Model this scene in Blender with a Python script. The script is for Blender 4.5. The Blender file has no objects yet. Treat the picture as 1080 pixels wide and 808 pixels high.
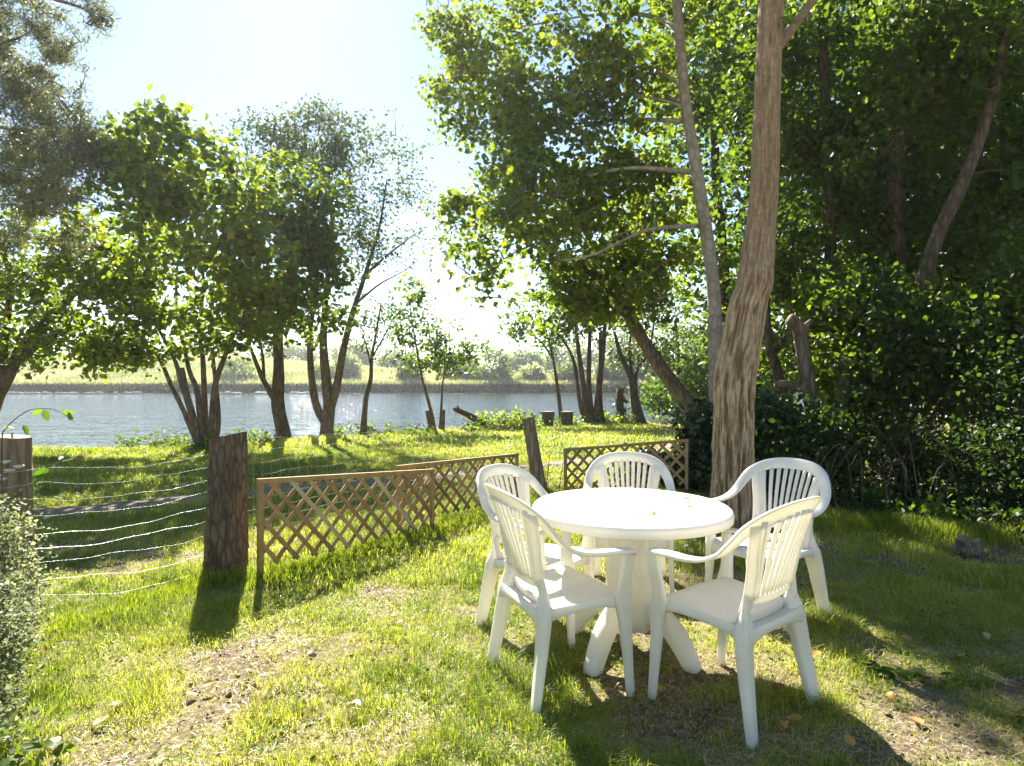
import bpy, math, random
import numpy as np
from mathutils import Vector
R = math.radians
SC = bpy.context.scene
COL = SC.collection
rng = np.random.default_rng(7)
random.seed(7)

# ------------------------------------------------------------------ camera
EYE, FPX, HZ = 1.35, 640.0, 400.0            # eye height, focal length and horizon row of a 1080 px wide picture
cam = bpy.data.cameras.new('camera')
cam.sensor_width = 36.0
cam.lens = 36.0 * FPX / 1080.0
cam.shift_y = (HZ - 404.0) / 1080.0 * -1 * -1
cam.clip_start, cam.clip_end = 0.05, 3000
co = bpy.data.objects.new('camera', cam); COL.objects.link(co)
co.location = (0, 0, EYE); co.rotation_euler = (R(90), 0, 0)
SC.camera = co

# ------------------------------------------------------------------ light
SUN = np.array([-.40, 1.05, .93]); SUN = SUN / np.linalg.norm(SUN)   # direction towards the sun
w = bpy.data.worlds.new('World'); SC.world = w; w.use_nodes = True
nt = w.node_tree
bg = nt.nodes['Background']; bg.inputs['Strength'].default_value = 0.05
sky = nt.nodes.new('ShaderNodeTexSky'); sky.sky_type = 'NISHITA'; sky.sun_disc = False
sky.sun_elevation = math.asin(SUN[2]); sky.sun_rotation = math.atan2(SUN[0], SUN[1])
sky.air_density = 1.0; sky.dust_density = 0.12; sky.ozone_density = 1.0
nt.links.new(sky.outputs[0], bg.inputs[0])
sl = bpy.data.lights.new('sun', 'SUN'); sl.energy = 5.0; sl.angle = R(.53); sl.color = (1, .95, .86)
so = bpy.data.objects.new('sun', sl); COL.objects.link(so)
so.rotation_euler = Vector(SUN).to_track_quat('Z', 'Y').to_euler()
SC.view_settings.view_transform = 'Standard'; SC.view_settings.look = 'None'
SC.view_settings.exposure = 2.2; SC.view_settings.gamma = 1; SC.view_settings.use_curve_mapping = False
cy = SC.cycles
SC.render.engine = 'CYCLES'
cy.max_bounces = 7; cy.diffuse_bounces = 4; cy.glossy_bounces = 3; cy.transmission_bounces = 4
cy.use_denoising = True
try: cy.denoiser = 'OPENIMAGEDENOISE'; cy.denoising_input_passes = 'RGB_ALBEDO_NORMAL'
except Exception: pass
cy.caustics_reflective = False; cy.caustics_refractive = False

# ------------------------------------------------------------------ helpers
def gz(x, y):
    """height of the near lawn"""
    y = np.asarray(y, float)
    return np.where(y < 2, 0.0, -0.02 * (y - 2))
def W(px, py, Y):
    return np.array([(px - 540) / FPX * Y, Y, EYE - (py - HZ) / FPX * Y])
def lattice_noise(p, seed=0):
    p = np.asarray(p, float)
    i = np.floor(p).astype(np.int64); f = p - i; f = f * f * (3 - 2 * f)
    def h(a, b, c):
        n = (a * 73856093) ^ (b * 19349663) ^ (c * 83492791) ^ (seed * 2654435761)
        n = (n ^ (n >> 13)) * 1274126177
        n = n ^ (n >> 16)
        return (n & 0xffff) / 65535.0
    out = 0
    for dx in (0, 1):
        for dy in (0, 1):
            for dz in (0, 1):
                wt = (f[..., 0] if dx else 1 - f[..., 0]) * (f[..., 1] if dy else 1 - f[..., 1]) * (f[..., 2] if dz else 1 - f[..., 2])
                out = out + wt * h(i[..., 0] + dx, i[..., 1] + dy, i[..., 2] + dz)
    return out
def fbm(p, octv=4, seed=0):
    p = np.asarray(p, float); a, s, t = 1.0, 0, 0
    for k in range(octv):
        s = s + a * lattice_noise(p * 2 ** k, seed + k); t += a; a *= .5
    return s / t
def fbm2(x, y, sc, octv=3, seed=0):
    return fbm(np.stack([x * sc, y * sc, np.zeros_like(x)], -1), octv, seed)

class MB:
    """collects vertices and faces and links them as one mesh object"""
    def __init__(s): s.v = []; s.f = []; s.n = 0; s.r = []
    def add(s, v, *faces, rnd=None):
        v = np.asarray(v, float).reshape(-1, 3)
        s.v.append(v)
        for f in faces:
            f = np.asarray(f, np.int64)
            if len(f): s.f.append(f + s.n)
        s.r.append(np.full(len(v), .5) if rnd is None else np.broadcast_to(rnd, (len(v),)))
        s.n += len(v); return s
    def tube(s, pts, rad, n=8, caps=True, flat=None):
        pts = np.asarray(pts, float); m = len(pts); rad = np.broadcast_to(rad, (m,))
        t = np.gradient(pts, axis=0); t /= np.linalg.norm(t, axis=1)[:, None] + 1e-12
        a = np.cross(t[0], [0.13, .97, .2]);
        if np.linalg.norm(a) < .1: a = np.cross(t[0], [1, 0, 0])
        a /= np.linalg.norm(a)
        ang = np.arange(n) * 2 * math.pi / n; vs = []
        for k in range(m):
            a = a - t[k] * np.dot(a, t[k]); a /= np.linalg.norm(a) + 1e-12
            b = np.cross(t[k], a)
            vs.append(pts[k] + rad[k] * (np.cos(ang)[:, None] * a + np.sin(ang)[:, None] * b))
        i = np.arange(m - 1)[:, None] * n; j = np.arange(n)[None]; j2 = (j + 1) % n
        q = np.stack([i + j, i + j2, i + n + j2, i + n + j], -1).reshape(-1, 4)
        fs = [q]
        vs = np.concatenate(vs)
        if caps and n > 2:
            fs += [np.arange(n)[::-1][None], (np.arange(n) + (m - 1) * n)[None]]
        return s.add(vs, *fs)
    def loft(s, rings, closed_ends=True):
        """rings: list of (n,3) arrays of one length"""
        rings = np.asarray(rings, float); m, n = rings.shape[:2]
        i = np.arange(m - 1)[:, None] * n; j = np.arange(n)[None]; j2 = (j + 1) % n
        q = np.stack([i + j, i + j2, i + n + j2, i + n + j], -1).reshape(-1, 4)
        fs = [q]
        if closed_ends: fs += [np.arange(n)[::-1][None], (np.arange(n) + (m - 1) * n)[None]]
        return s.add(rings.reshape(-1, 3), *fs)
    def grid(s, P):
        P = np.asarray(P, float); m, n = P.shape[:2]
        i = np.arange(m - 1)[:, None] * n; j = np.arange(n - 1)[None]
        q = np.stack([i + j, i + j + 1, i + n + j + 1, i + n + j], -1).reshape(-1, 4)
        return s.add(P.reshape(-1, 3), q)
    def box(s, c, ax, half):
        """box about c with the three unit axes ax and half sizes"""
        c = np.asarray(c, float); ax = np.asarray(ax, float)
        v = [c + sum(sg * h * a for sg, h, a in zip(sg3, half, ax)) for sg3 in
             [(-1,-1,-1),(1,-1,-1),(1,1,-1),(-1,1,-1),(-1,-1,1),(1,-1,1),(1,1,1),(-1,1,1)]]
        return s.add(v, [[3,2,1,0],[4,5,6,7],[0,1,5,4],[1,2,6,5],[2,3,7,6],[3,0,4,7]])
    def build(s, name, mat, parent=None, smooth=True, origin=None, bevel=0):
        v = np.concatenate(s.v)
        if origin is not None: v = v - np.asarray(origin)
        me = bpy.data.meshes.new(name)
        me.vertices.add(len(v)); me.vertices.foreach_set('co', v.astype(np.float32).ravel())
        tot = np.concatenate([np.full(len(f), f.shape[1]) for f in s.f])
        loops = np.concatenate([f.ravel() for f in s.f])
        me.loops.add(len(loops)); me.loops.foreach_set('vertex_index', loops.astype(np.int32))
        me.polygons.add(len(tot))
        me.polygons.foreach_set('loop_start', (np.cumsum(tot) - tot).astype(np.int32))
        me.polygons.foreach_set('loop_total', tot.astype(np.int32))
        if smooth: me.polygons.foreach_set('use_smooth', np.ones(len(tot), bool))
        at = me.attributes.new('rnd', 'FLOAT', 'POINT')
        at.data.foreach_set('value', np.concatenate(s.r).astype(np.float32))
        me.update(calc_edges=True); me.validate()
        me.materials.append(mat)
        o = bpy.data.objects.new(name, me); COL.objects.link(o)
        if parent is not None: o.parent = parent
        elif origin is not None: o.location = origin
        if bevel:
            b = o.modifiers.new('bevel', 'BEVEL'); b.width = bevel; b.segments = 2; b.limit_method = 'ANGLE'
        return o

def tag(o, label=None, cat=None, group=None, kind=None):
    if label: o['label'] = label
    if cat: o['category'] = cat
    if group: o['group'] = group
    if kind: o['kind'] = kind
    return o
def empty(name, loc, rz=0):
    o = bpy.data.objects.new(name, None); COL.objects.link(o)
    o.location = loc; o.rotation_euler = (0, 0, rz); o.empty_display_size = .2
    return o
def dup(root, loc, rz):
    r = root.copy(); COL.objects.link(r); r.location = loc; r.rotation_euler = (0, 0, rz)
    for ch in list(root.children):
        c = ch.copy(); COL.objects.link(c); c.parent = r
        for g in ch.children:
            d = g.copy(); COL.objects.link(d); d.parent = c
    return r
def smoothpath(pts, n):
    """Catmull-Rom through pts, n samples"""
    P = np.asarray(pts, float); P = np.vstack([2 * P[0] - P[1], P, 2 * P[-1] - P[-2]])
    m = len(P) - 3; u = np.linspace(0, m - 1e-9, n); k = np.floor(u).astype(int); t = (u - k)[:, None]
    p0, p1, p2, p3 = P[k], P[k + 1], P[k + 2], P[k + 3]
    return .5 * (2 * p1 + (p2 - p0) * t + (2 * p0 - 5 * p1 + 4 * p2 - p3) * t ** 2 + (3 * p1 - p0 - 3 * p2 + p3) * t ** 3)

# ------------------------------------------------------------------ materials
def new_mat(name):
    m = bpy.data.materials.new(name); m.use_nodes = True
    n = m.node_tree; n.nodes.clear()
    out = n.nodes.new('ShaderNodeOutputMaterial')
    return m, n, out
def N(n, t, **kw):
    o = n.nodes.new(t)
    for k, v in kw.items():
        if k in o.inputs: o.inputs[k].default_value = v
        else: setattr(o, k, v)
    return o
def ramp(n, fac, stops):
    r = n.nodes.new('ShaderNodeValToRGB'); e = r.color_ramp.elements
    while len(e) > 1: e.remove(e[-1])
    for i, (p, c) in enumerate(stops):
        el = e[0] if i == 0 else e.new(p)
        el.position = p; el.color = (*c, 1)
    n.links.new(fac, r.inputs[0]); return r.outputs[0]
def leaf_mat(name, stops, trans=.5, tcol=(1.5, 1.6, .55), rough=.45, spec=.4, nsc=.6):
    """thin leaf: reflected colour from a per-leaf random value and slow patches, light let through"""
    m, n, out = new_mat(name)
    at = N(n, 'ShaderNodeAttribute', attribute_name='rnd')
    geo = N(n, 'ShaderNodeNewGeometry')
    no = N(n, 'ShaderNodeTexNoise', Scale=nsc, Detail=2.0)
    n.links.new(geo.outputs['Position'], no.inputs['Vector'])
    ad = N(n, 'ShaderNodeMath', operation='MULTIPLY_ADD'); ad.inputs[1].default_value = .9; ad.inputs[2].default_value = -.45
    n.links.new(no.outputs[0], ad.inputs[0])
    ad2 = N(n, 'ShaderNodeMath', operation='ADD'); n.links.new(ad.outputs[0], ad2.inputs[0]); n.links.new(at.outputs['Fac'], ad2.inputs[1])
    c = ramp(n, ad2.outputs[0], stops)
    p = N(n, 'ShaderNodeBsdfPrincipled', Roughness=rough); p.inputs['Specular IOR Level'].default_value = spec
    n.links.new(c, p.inputs['Base Color'])
    mul = N(n, 'ShaderNodeMix', data_type='RGBA', blend_type='MULTIPLY'); mul.inputs[0].default_value = 1
    n.links.new(c, mul.inputs[6]); mul.inputs[7].default_value = (*tcol, 1)
    tr = N(n, 'ShaderNodeBsdfTranslucent'); n.links.new(mul.outputs[2], tr.inputs['Color'])
    mx = N(n, 'ShaderNodeMixShader', Fac=trans)
    n.links.new(p.outputs[0], mx.inputs[1]); n.links.new(tr.outputs[0], mx.inputs[2])
    n.links.new(mx.outputs[0], out.inputs[0])
    return m
def bark_mat(name, dark, light, sc=9.0, stretch=.22, bump=.5, dist=.03, third=None):
    m, n, out = new_mat(name)
    tc = N(n, 'ShaderNodeTexCoord'); mp = N(n, 'ShaderNodeMapping'); mp.inputs['Scale'].default_value = (1, 1, stretch)
    n.links.new(tc.outputs['Object'], mp.inputs['Vector'])
    n1 = N(n, 'ShaderNodeTexNoise', Scale=sc, Detail=8.0, Roughness=.62, Distortion=.5); n.links.new(mp.outputs[0], n1.inputs['Vector'])
    v = N(n, 'ShaderNodeTexVoronoi', feature='DISTANCE_TO_EDGE', Scale=sc * 1.6); n.links.new(mp.outputs[0], v.inputs['Vector'])
    mu = N(n, 'ShaderNodeMath', operation='MULTIPLY'); n.links.new(n1.outputs[0], mu.inputs[0])
    vr = N(n, 'ShaderNodeMapRange'); vr.inputs['From Max'].default_value = .25; vr.inputs['To Min'].default_value = .45; n.links.new(v.outputs[0], vr.inputs[0])
    n.links.new(vr.outputs[0], mu.inputs[1])
    n2 = N(n, 'ShaderNodeTexNoise', Scale=1.7, Detail=3.0); n.links.new(tc.outputs['Object'], n2.inputs['Vector'])
    st = [(.12, dark), (.55, light)]
    c = ramp(n, mu.outputs[0], st)
    mx = N(n, 'ShaderNodeMix', data_type='RGBA', blend_type='MIX')
    n.links.new(n2.outputs[0], mx.inputs[0]); n.links.new(c, mx.inputs[6]); mx.inputs[7].default_value = (*(third or light), 1)
    fac = N(n, 'ShaderNodeMapRange'); fac.inputs['From Min'].default_value = .5; fac.inputs['From Max'].default_value = .8; fac.inputs['To Max'].default_value = .55
    n.links.new(n2.outputs[0], fac.inputs[0]); n.links.new(fac.outputs[0], mx.inputs[0])
    p = N(n, 'ShaderNodeBsdfPrincipled', Roughness=.9); p.inputs['Specular IOR Level'].default_value = .15
    n.links.new(mx.outputs[2], p.inputs['Base Color'])
    b = N(n, 'ShaderNodeBump', Strength=bump, Distance=dist); n.links.new(mu.outputs[0], b.inputs['Height']); n.links.new(b.outputs[0], p.inputs['Normal'])
    n.links.new(p.outputs[0], out.inputs[0]); return m
def plain_mat(name, c1, c2, sc=6, rough=.7, bump=.1, dist=.01, detail=6, spec=.3, metal=0, pos='Object'):
    m, n, out = new_mat(name)
    tc = N(n, 'ShaderNodeTexCoord')
    n1 = N(n, 'ShaderNodeTexNoise', Scale=sc, Detail=float(detail), Roughness=.6); n.links.new(tc.outputs[pos], n1.inputs['Vector'])
    c = ramp(n, n1.outputs[0], [(.3, c1), (.7, c2)])
    p = N(n, 'ShaderNodeBsdfPrincipled', Roughness=rough, Metallic=metal); p.inputs['Specular IOR Level'].default_value = spec
    n.links.new(c, p.inputs['Base Color'])
    b = N(n, 'ShaderNodeBump', Strength=bump, Distance=dist); n.links.new(n1.outputs[0], b.inputs['Height']); n.links.new(b.outputs[0], p.inputs['Normal'])
    n.links.new(p.outputs[0], out.inputs[0]); return m

G1, G2, G3, G4 = (.022, .048, .008), (.045, .085, .014), (.085, .13, .02), (.17, .18, .03)
M = {}
M['maple'] = leaf_mat('maple_leaf', [(.1, (.045, .072, .018)), (.45, (.08, .12, .024)), (.8, (.13, .165, .026)), (1.0, (.22, .19, .03))], .56, (2.5, 2.4, .5))
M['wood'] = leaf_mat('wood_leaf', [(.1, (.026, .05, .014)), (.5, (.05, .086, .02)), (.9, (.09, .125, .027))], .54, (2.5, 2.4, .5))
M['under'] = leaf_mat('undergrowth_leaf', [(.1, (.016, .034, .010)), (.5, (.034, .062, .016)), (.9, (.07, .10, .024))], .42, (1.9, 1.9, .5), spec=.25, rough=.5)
M['airy'] = leaf_mat('alder_leaf', [(.1, (.05, .075, .022)), (.5, (.085, .115, .032)), (.95, (.16, .16, .05))], .42, (1.35, 1.4, .7))
M['lime'] = leaf_mat('lime_leaf', [(.1, (.05, .095, .015)), (.5, (.095, .15, .025)), (.95, (.19, .21, .04))], .5)
M['pine'] = leaf_mat('pine_needle', [(.1, (.07, .09, .045)), (.5, (.13, .15, .075)), (.95, (.23, .22, .11))], .4, (1.4, 1.4, .85))
M['ivy'] = leaf_mat('ivy_leaf', [(.1, (.012, .03, .009)), (.6, (.03, .06, .016)), (.95, (.06, .10, .025))], .25, rough=.32, spec=.5)
M['grey'] = leaf_mat('grey_leaf', [(.1, (.09, .115, .06)), (.5, (.22, .245, .155)), (.95, (.42, .43, .32))], .5, (1.3, 1.3, .8), rough=.55, spec=.35)
M['far'] = leaf_mat('far_leaf', [(.1, (.075, .12, .04)), (.5, (.12, .17, .055)), (.95, (.19, .22, .08))], .5, (1.7, 1.7, .6), nsc=.15)
M['farpale'] = leaf_mat('pale_leaf', [(.1, (.15, .19, .10)), (.5, (.21, .25, .14)), (.95, (.28, .30, .17))], .5, (1.6, 1.6, .7), nsc=.15)
M['reed'] = leaf_mat('reed', [(.05, (.22, .28, .11)), (.45, (.36, .38, .19)), (.75, (.46, .42, .26)), (1.0, (.46, .38, .27))], .4, (1.2, 1.15, .8), nsc=.08)
M['shaded_rush'] = leaf_mat('shaded_rush', [(.1, (.025, .034, .015)), (.6, (.045, .052, .02)), (1.0, (.09, .085, .035))], .25, (1.2, 1.15, .8), nsc=.1)  # rushes darkened: the far bank's shadow line is put into their colour
M['grass'] = leaf_mat('grass_blade', [(.05, (.11, .165, .018)), (.38, (.245, .285, .034)), (.7, (.39, .39, .075)), (.93, (.55, .47, .24))], .52, (1.45, 1.5, .6), rough=.4, spec=.35, nsc=1.2)
M['weed'] = leaf_mat('weed_leaf', [(.1, (.06, .12, .02)), (.6, (.13, .19, .03)), (1., (.24, .27, .05))], .5, (1.5, 1.4, .5), rough=.6, spec=.15)
M['yleaf'] = leaf_mat('dry_leaf', [(.0, (.42, .27, .05)), (.35, (.42, .20, .06)), (.7, (.5, .42, .28)), (1., (.34, .07, .03))], .25, (1.1, 1, .8), nsc=3)
M['bark_big'] = bark_mat('furrowed_bark', (.10, .058, .03), (.42, .29, .17), sc=16, stretch=.16, bump=.8, dist=.02, third=(.30, .22, .14))
def ridge_bark():
    m, n, out = new_mat('furrowed_bark')
    at = N(n, 'ShaderNodeAttribute', attribute_name='rnd'); tc = N(n, 'ShaderNodeTexCoord')
    n1 = N(n, 'ShaderNodeTexNoise', Scale=22.0, Detail=7.0, Roughness=.65); n.links.new(tc.outputs['Object'], n1.inputs['Vector'])
    n2 = N(n, 'ShaderNodeTexNoise', Scale=1.3, Detail=3.0); n.links.new(tc.outputs['Object'], n2.inputs['Vector'])
    ad = N(n, 'ShaderNodeMath', operation='MULTIPLY_ADD'); n.links.new(n1.outputs[0], ad.inputs[0]); ad.inputs[1].default_value = .7; ad.inputs[2].default_value = -.35
    a2 = N(n, 'ShaderNodeMath', operation='ADD'); n.links.new(ad.outputs[0], a2.inputs[0]); n.links.new(at.outputs['Fac'], a2.inputs[1])
    c = ramp(n, a2.outputs[0], [(.25, (.15, .10, .058)), (.6, (.28, .19, .115)), (.95, (.50, .37, .235))])
    mx = N(n, 'ShaderNodeMix', data_type='RGBA'); f = N(n, 'ShaderNodeMapRange'); f.inputs['From Min'].default_value = .45; f.inputs['From Max'].default_value = .75; f.inputs['To Max'].default_value = .5
    n.links.new(n2.outputs[0], f.inputs[0]); n.links.new(f.outputs[0], mx.inputs[0]); n.links.new(c, mx.inputs[6]); mx.inputs[7].default_value = (.19, .15, .11, 1)
    p = N(n, 'ShaderNodeBsdfPrincipled', Roughness=.9); p.inputs['Specular IOR Level'].default_value = .12; n.links.new(mx.outputs[2], p.inputs['Base Color'])
    b = N(n, 'ShaderNodeBump', Strength=.7, Distance=.012); n.links.new(n1.outputs[0], b.inputs['Height']); n.links.new(b.outputs[0], p.inputs['Normal'])
    n.links.new(p.outputs[0], out.inputs[0]); return m
M['bark_big'] = ridge_bark()
M['bark_grey'] = bark_mat('smooth_grey_bark', (.17, .14, .11), (.34, .30, .245), sc=7, stretch=.6, bump=.25, dist=.01)
M['bark_dark'] = bark_mat('dark_bark', (.035, .026, .018), (.13, .10, .07), sc=9, stretch=.25, bump=.6)
M['bark_mid'] = bark_mat('brown_bark', (.05, .038, .026), (.18, .14, .10), sc=9, stretch=.25, bump=.6)
M['post'] = bark_mat('post_bark', (.045, .033, .024), (.19, .14, .095), sc=15, stretch=.3, bump=.9, dist=.02, third=(.12, .09, .07))
M['postgrey'] = bark_mat('weathered_post', (.09, .068, .045), (.30, .23, .155), sc=14, stretch=.12, bump=.7, dist=.015)
M['cut'] = plain_mat('cut_wood', (.15, .10, .06), (.25, .18, .11), 14, .8, .2)
M['trellis'] = plain_mat('trellis_wood', (.27, .165, .072), (.42, .28, .13), 9, .7, .15, .004)
def slat_mat():
    m, n, out = new_mat('trellis_wood')
    tc = N(n, 'ShaderNodeTexCoord'); at = N(n, 'ShaderNodeAttribute', attribute_name='rnd')
    n1 = N(n, 'ShaderNodeTexNoise', Scale=14.0, Detail=7.0, Roughness=.65); n.links.new(tc.outputs['Object'], n1.inputs['Vector'])
    a1 = N(n, 'ShaderNodeMath', operation='MULTIPLY_ADD'); n.links.new(n1.outputs[0], a1.inputs[0]); a1.inputs[1].default_value = .9; a1.inputs[2].default_value = -.45
    a2 = N(n, 'ShaderNodeMath', operation='ADD'); n.links.new(a1.outputs[0], a2.inputs[0]); n.links.new(at.outputs['Fac'], a2.inputs[1])
    c = ramp(n, a2.outputs[0], [(.1, (.16, .10, .05)), (.45, (.32, .20, .085)), (.7, (.42, .285, .13)), (.95, (.46, .38, .25))])
    p = N(n, 'ShaderNodeBsdfPrincipled', Roughness=.75); p.inputs['Specular IOR Level'].default_value = .2; n.links.new(c, p.inputs['Base Color'])
    b = N(n, 'ShaderNodeBump', Strength=.3, Distance=.004); n.links.new(n1.outputs[0], b.inputs['Height']); n.links.new(b.outputs[0], p.inputs['Normal'])
    n.links.new(p.outputs[0], out.inputs[0]); return m
M['trellis'] = slat_mat()
M['wire'] = plain_mat('galvanised_wire', (.5, .5, .48), (.72, .72, .70), 30, .4, 0, metal=.7)
M['netwire'] = plain_mat('green_netting', (.13, .15, .09), (.22, .23, .15), 30, .5, 0)
M['rock'] = plain_mat('stone', (.2, .19, .17), (.40, .38, .34), 8, .85, .5, .03)

def plastic_mat():
    m, n, out = new_mat('white_plastic')
    tc = N(n, 'ShaderNodeTexCoord')
    n1 = N(n, 'ShaderNodeTexNoise', Scale=5.0, Detail=5.0); n.links.new(tc.outputs['Object'], n1.inputs['Vector'])
    n2 = N(n, 'ShaderNodeTexNoise', Scale=60.0, Detail=3.0); n.links.new(tc.outputs['Object'], n2.inputs['Vector'])
    c = ramp(n, n1.outputs[0], [(.3, (.73, .70, .63)), (.6, (.83, .81, .755))])
    sp = ramp(n, n2.outputs[0], [(.24, (.55, .5, .4)), (.32, (1, 1, 1))])
    mu = N(n, 'ShaderNodeMix', data_type='RGBA', blend_type='MULTIPLY'); mu.inputs[0].default_value = .8
    n.links.new(c, mu.inputs[6]); n.links.new(sp, mu.inputs[7])
    p = N(n, 'ShaderNodeBsdfPrincipled', Roughness=.33); p.inputs['Specular IOR Level'].default_value = .4
    n.links.new(mu.outputs[2], p.inputs['Base Color'])
    rr = N(n, 'ShaderNodeMapRange'); rr.inputs['To Min'].default_value = .25; rr.inputs['To Max'].default_value = .5
    n.links.new(n1.outputs[0], rr.inputs[0]); n.links.new(rr.outputs[0], p.inputs['Roughness'])
    tr = N(n, 'ShaderNodeBsdfTranslucent'); tr.inputs['Color'].default_value = (.93, .88, .72, 1)
    mx = N(n, 'ShaderNodeMixShader', Fac=.28)
    n.links.new(p.outputs[0], mx.inputs[1]); n.links.new(tr.outputs[0], mx.inputs[2])
    n.links.new(mx.outputs[0], out.inputs[0]); return m
M['plastic'] = plastic_mat()

def ground_mat():
    m, n, out = new_mat('lawn_soil')
    geo = N(n, 'ShaderNodeNewGeometry')
    def noise(s, d=5.0, r=.6):
        o = N(n, 'ShaderNodeTexNoise', Scale=s, Detail=d, Roughness=r); n.links.new(geo.outputs['Position'], o.inputs['Vector']); return o.outputs[0]
    a, b, c2 = noise(38, 8), noise(3.2), noise(130, 4)
    soil = ramp(n, a, [(.3, (.04, .027, .018)), (.5, (.115, .082, .055)), (.68, (.26, .20, .145))])
    thatch = ramp(n, c2, [(.32, (.10, .10, .035)), (.5, (.25, .24, .09)), (.66, (.50, .43, .25))])
    at = N(n, 'ShaderNodeAttribute', attribute_name='rnd')
    fc = N(n, 'ShaderNodeMath', operation='MULTIPLY_ADD'); n.links.new(b, fc.inputs[0]); fc.inputs[1].default_value = .6; fc.inputs[2].default_value = -.3
    f2 = N(n, 'ShaderNodeMath', operation='ADD', use_clamp=True); n.links.new(fc.outputs[0], f2.inputs[0]); n.links.new(at.outputs['Fac'], f2.inputs[1])
    mx = N(n, 'ShaderNodeMix', data_type='RGBA'); n.links.new(f2.outputs[0], mx.inputs[0]); n.links.new(soil, mx.inputs[6]); n.links.new(thatch, mx.inputs[7])
    p = N(n, 'ShaderNodeBsdfPrincipled', Roughness=.95); p.inputs['Specular IOR Level'].default_value = .1
    n.links.new(mx.outputs[2], p.inputs['Base Color'])
    bu = N(n, 'ShaderNodeBump', Strength=.9, Distance=.02); n.links.new(a, bu.inputs['Height']); n.links.new(bu.outputs[0], p.inputs['Normal'])
    n.links.new(p.outputs[0], out.inputs[0]); return m
M['ground'] = ground_mat()
M['path'] = plain_mat('path_gravel', (.11, .08, .055), (.27, .21, .15), 22, .95, .6, .02, 8, pos='Object')

def water_mat():
    m, n, out = new_mat('river_water')
    geo = N(n, 'ShaderNodeNewGeometry')
    mp = N(n, 'ShaderNodeMapping'); mp.inputs['Scale'].default_value = (.36, 1.0, 1); mp.inputs['Rotation'].default_value = (0, 0, R(12))
    n.links.new(geo.outputs['Position'], mp.inputs['Vector'])
    n1 = N(n, 'ShaderNodeTexNoise', Scale=.85, Detail=4.0, Roughness=.55, Distortion=.4); n.links.new(mp.outputs[0], n1.inputs['Vector'])
    n2 = N(n, 'ShaderNodeTexNoise', Scale=5.5, Detail=2.0); n.links.new(mp.outputs[0], n2.inputs['Vector'])
    ad = N(n, 'ShaderNodeMath', operation='MULTIPLY_ADD'); n.links.new(n2.outputs[0], ad.inputs[0]); ad.inputs[1].default_value = .22; n.links.new(n1.outputs[0], ad.inputs[2])
    p = N(n, 'ShaderNodeBsdfPrincipled', Roughness=.04, IOR=1.33)
    p.inputs['Base Color'].default_value = (.028, .036, .024, 1)
    b = N(n, 'ShaderNodeBump', Strength=.95, Distance=.26); n.links.new(ad.outputs[0], b.inputs['Height']); n.links.new(b.outputs[0], p.inputs['Normal'])
    n.links.new(p.outputs[0], out.inputs[0]); return m
M['water'] = water_mat()

# ------------------------------------------------------------------ the setting: ground, river, path
SX = np.array([-60, -14, -8.8, -7.0, -5.9, -4.2, -3.0, -1.3, 1.5, 6.5, 14, 60])
SY = np.array([13.0, 13.2, 13.6, 14.2, 15.8, 17.6, 19.0, 21.4, 24.0, 26.5, 28.5, 33])
WATER = -0.95
def shore(x): return np.interp(x, SX, SY) + .35 * np.sin(x * 1.7) * .5
def farz(x, y):
    d = np.clip(y - 98.5, 0, None)
    side = np.clip((-x - 10) / 60, 0, 1)                     # the left-hand field climbs higher
    return -.9 + .9 * np.clip(d / 1.2, 0, 1) + (1.6 + 4.6 * side) * np.clip((d - 3) / (34 + 0 * x), 0, 1) ** 1.0
def height(x, y):
    s = shore(x)
    d = y - s
    base = gz(x, np.minimum(y, s)) + .05 * np.exp(-((d + .8) / .9) ** 2)
    near = np.where(d < 0, base, base - 1.6 * np.clip(d / 1.1, 0, 1))
    bumps = .035 * (fbm2(x, y, .9, 3, 3) - .5) + .02 * (fbm2(x, y, 4.0, 2, 9) - .5)
    near = near + np.where(y < s, bumps, 0)
    return np.where(y > 97.6, farz(x, y), np.where(d > 2, np.minimum(near, -1.8), near))
def greenness(x, y):
    """how much turf covers the soil (0 bare, 1 full)"""
    n = fbm2(x, y, 1.7, 4, 21)
    n2 = fbm2(x, y, 5.0, 3, 31)
    g = np.clip((n - .36) / .22, 0, 1) * .7 + np.clip((n2 - .35) / .3, 0, 1) * .45
    def spot(cx, cy, r, a): return a * np.exp(-(((x - cx) / r[0]) ** 2 + ((y - cy) / r[1]) ** 2))
    g = g + np.clip((y - 4.6) / 1.5, 0, 1) * .6
    g = g - spot(-.62, 2.28, (.36, .16), .62) - spot(-1.25, 2.75, (.25, .14), .4) - spot(1.5, 2.3, (.4, .14), .35) - spot(-1.55, 2.05, (.3, .15), .4)
    g = g + spot(1.1, 2.3, (1.0, .7), .45) + spot(2.6, 3.6, (1.2, 1.1), .4) - spot(1.9, 3.1, (.25, .15), .3) - spot(-.1, 2.35, (.3, .12), .3) + .12
    g = g * .92 - .42 * np.clip((fbm2(x, y, 3.1, 4, 88) - .51) / .08, 0, 1)
    wood = np.clip((x - 2.2 - .12 * y) / .8, 0, 1) * np.clip((y - 4.9) / .8, 0, 1)
    return np.clip(np.maximum(g, .13) - wood, 0.02, 1)
xs = np.concatenate([np.linspace(-260, -70, 12)[:-1], np.linspace(-70, -14, 22)[:-1], np.linspace(-14, 12, 180)[:-1], np.linspace(12, 70, 22)[:-1], np.linspace(70, 260, 12)])
ys = np.concatenate([np.linspace(-30, -3, 8)[:-1], np.linspace(-3, 30, 230)[:-1], np.linspace(30, 97.4, 14)[:-1], np.linspace(97.4, 103, 14)[:-1], np.linspace(103, 160, 18)[:-1], np.linspace(160, 252, 12)])
X, Yg = np.meshgrid(xs, ys)
Z = height(X, Yg)
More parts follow.
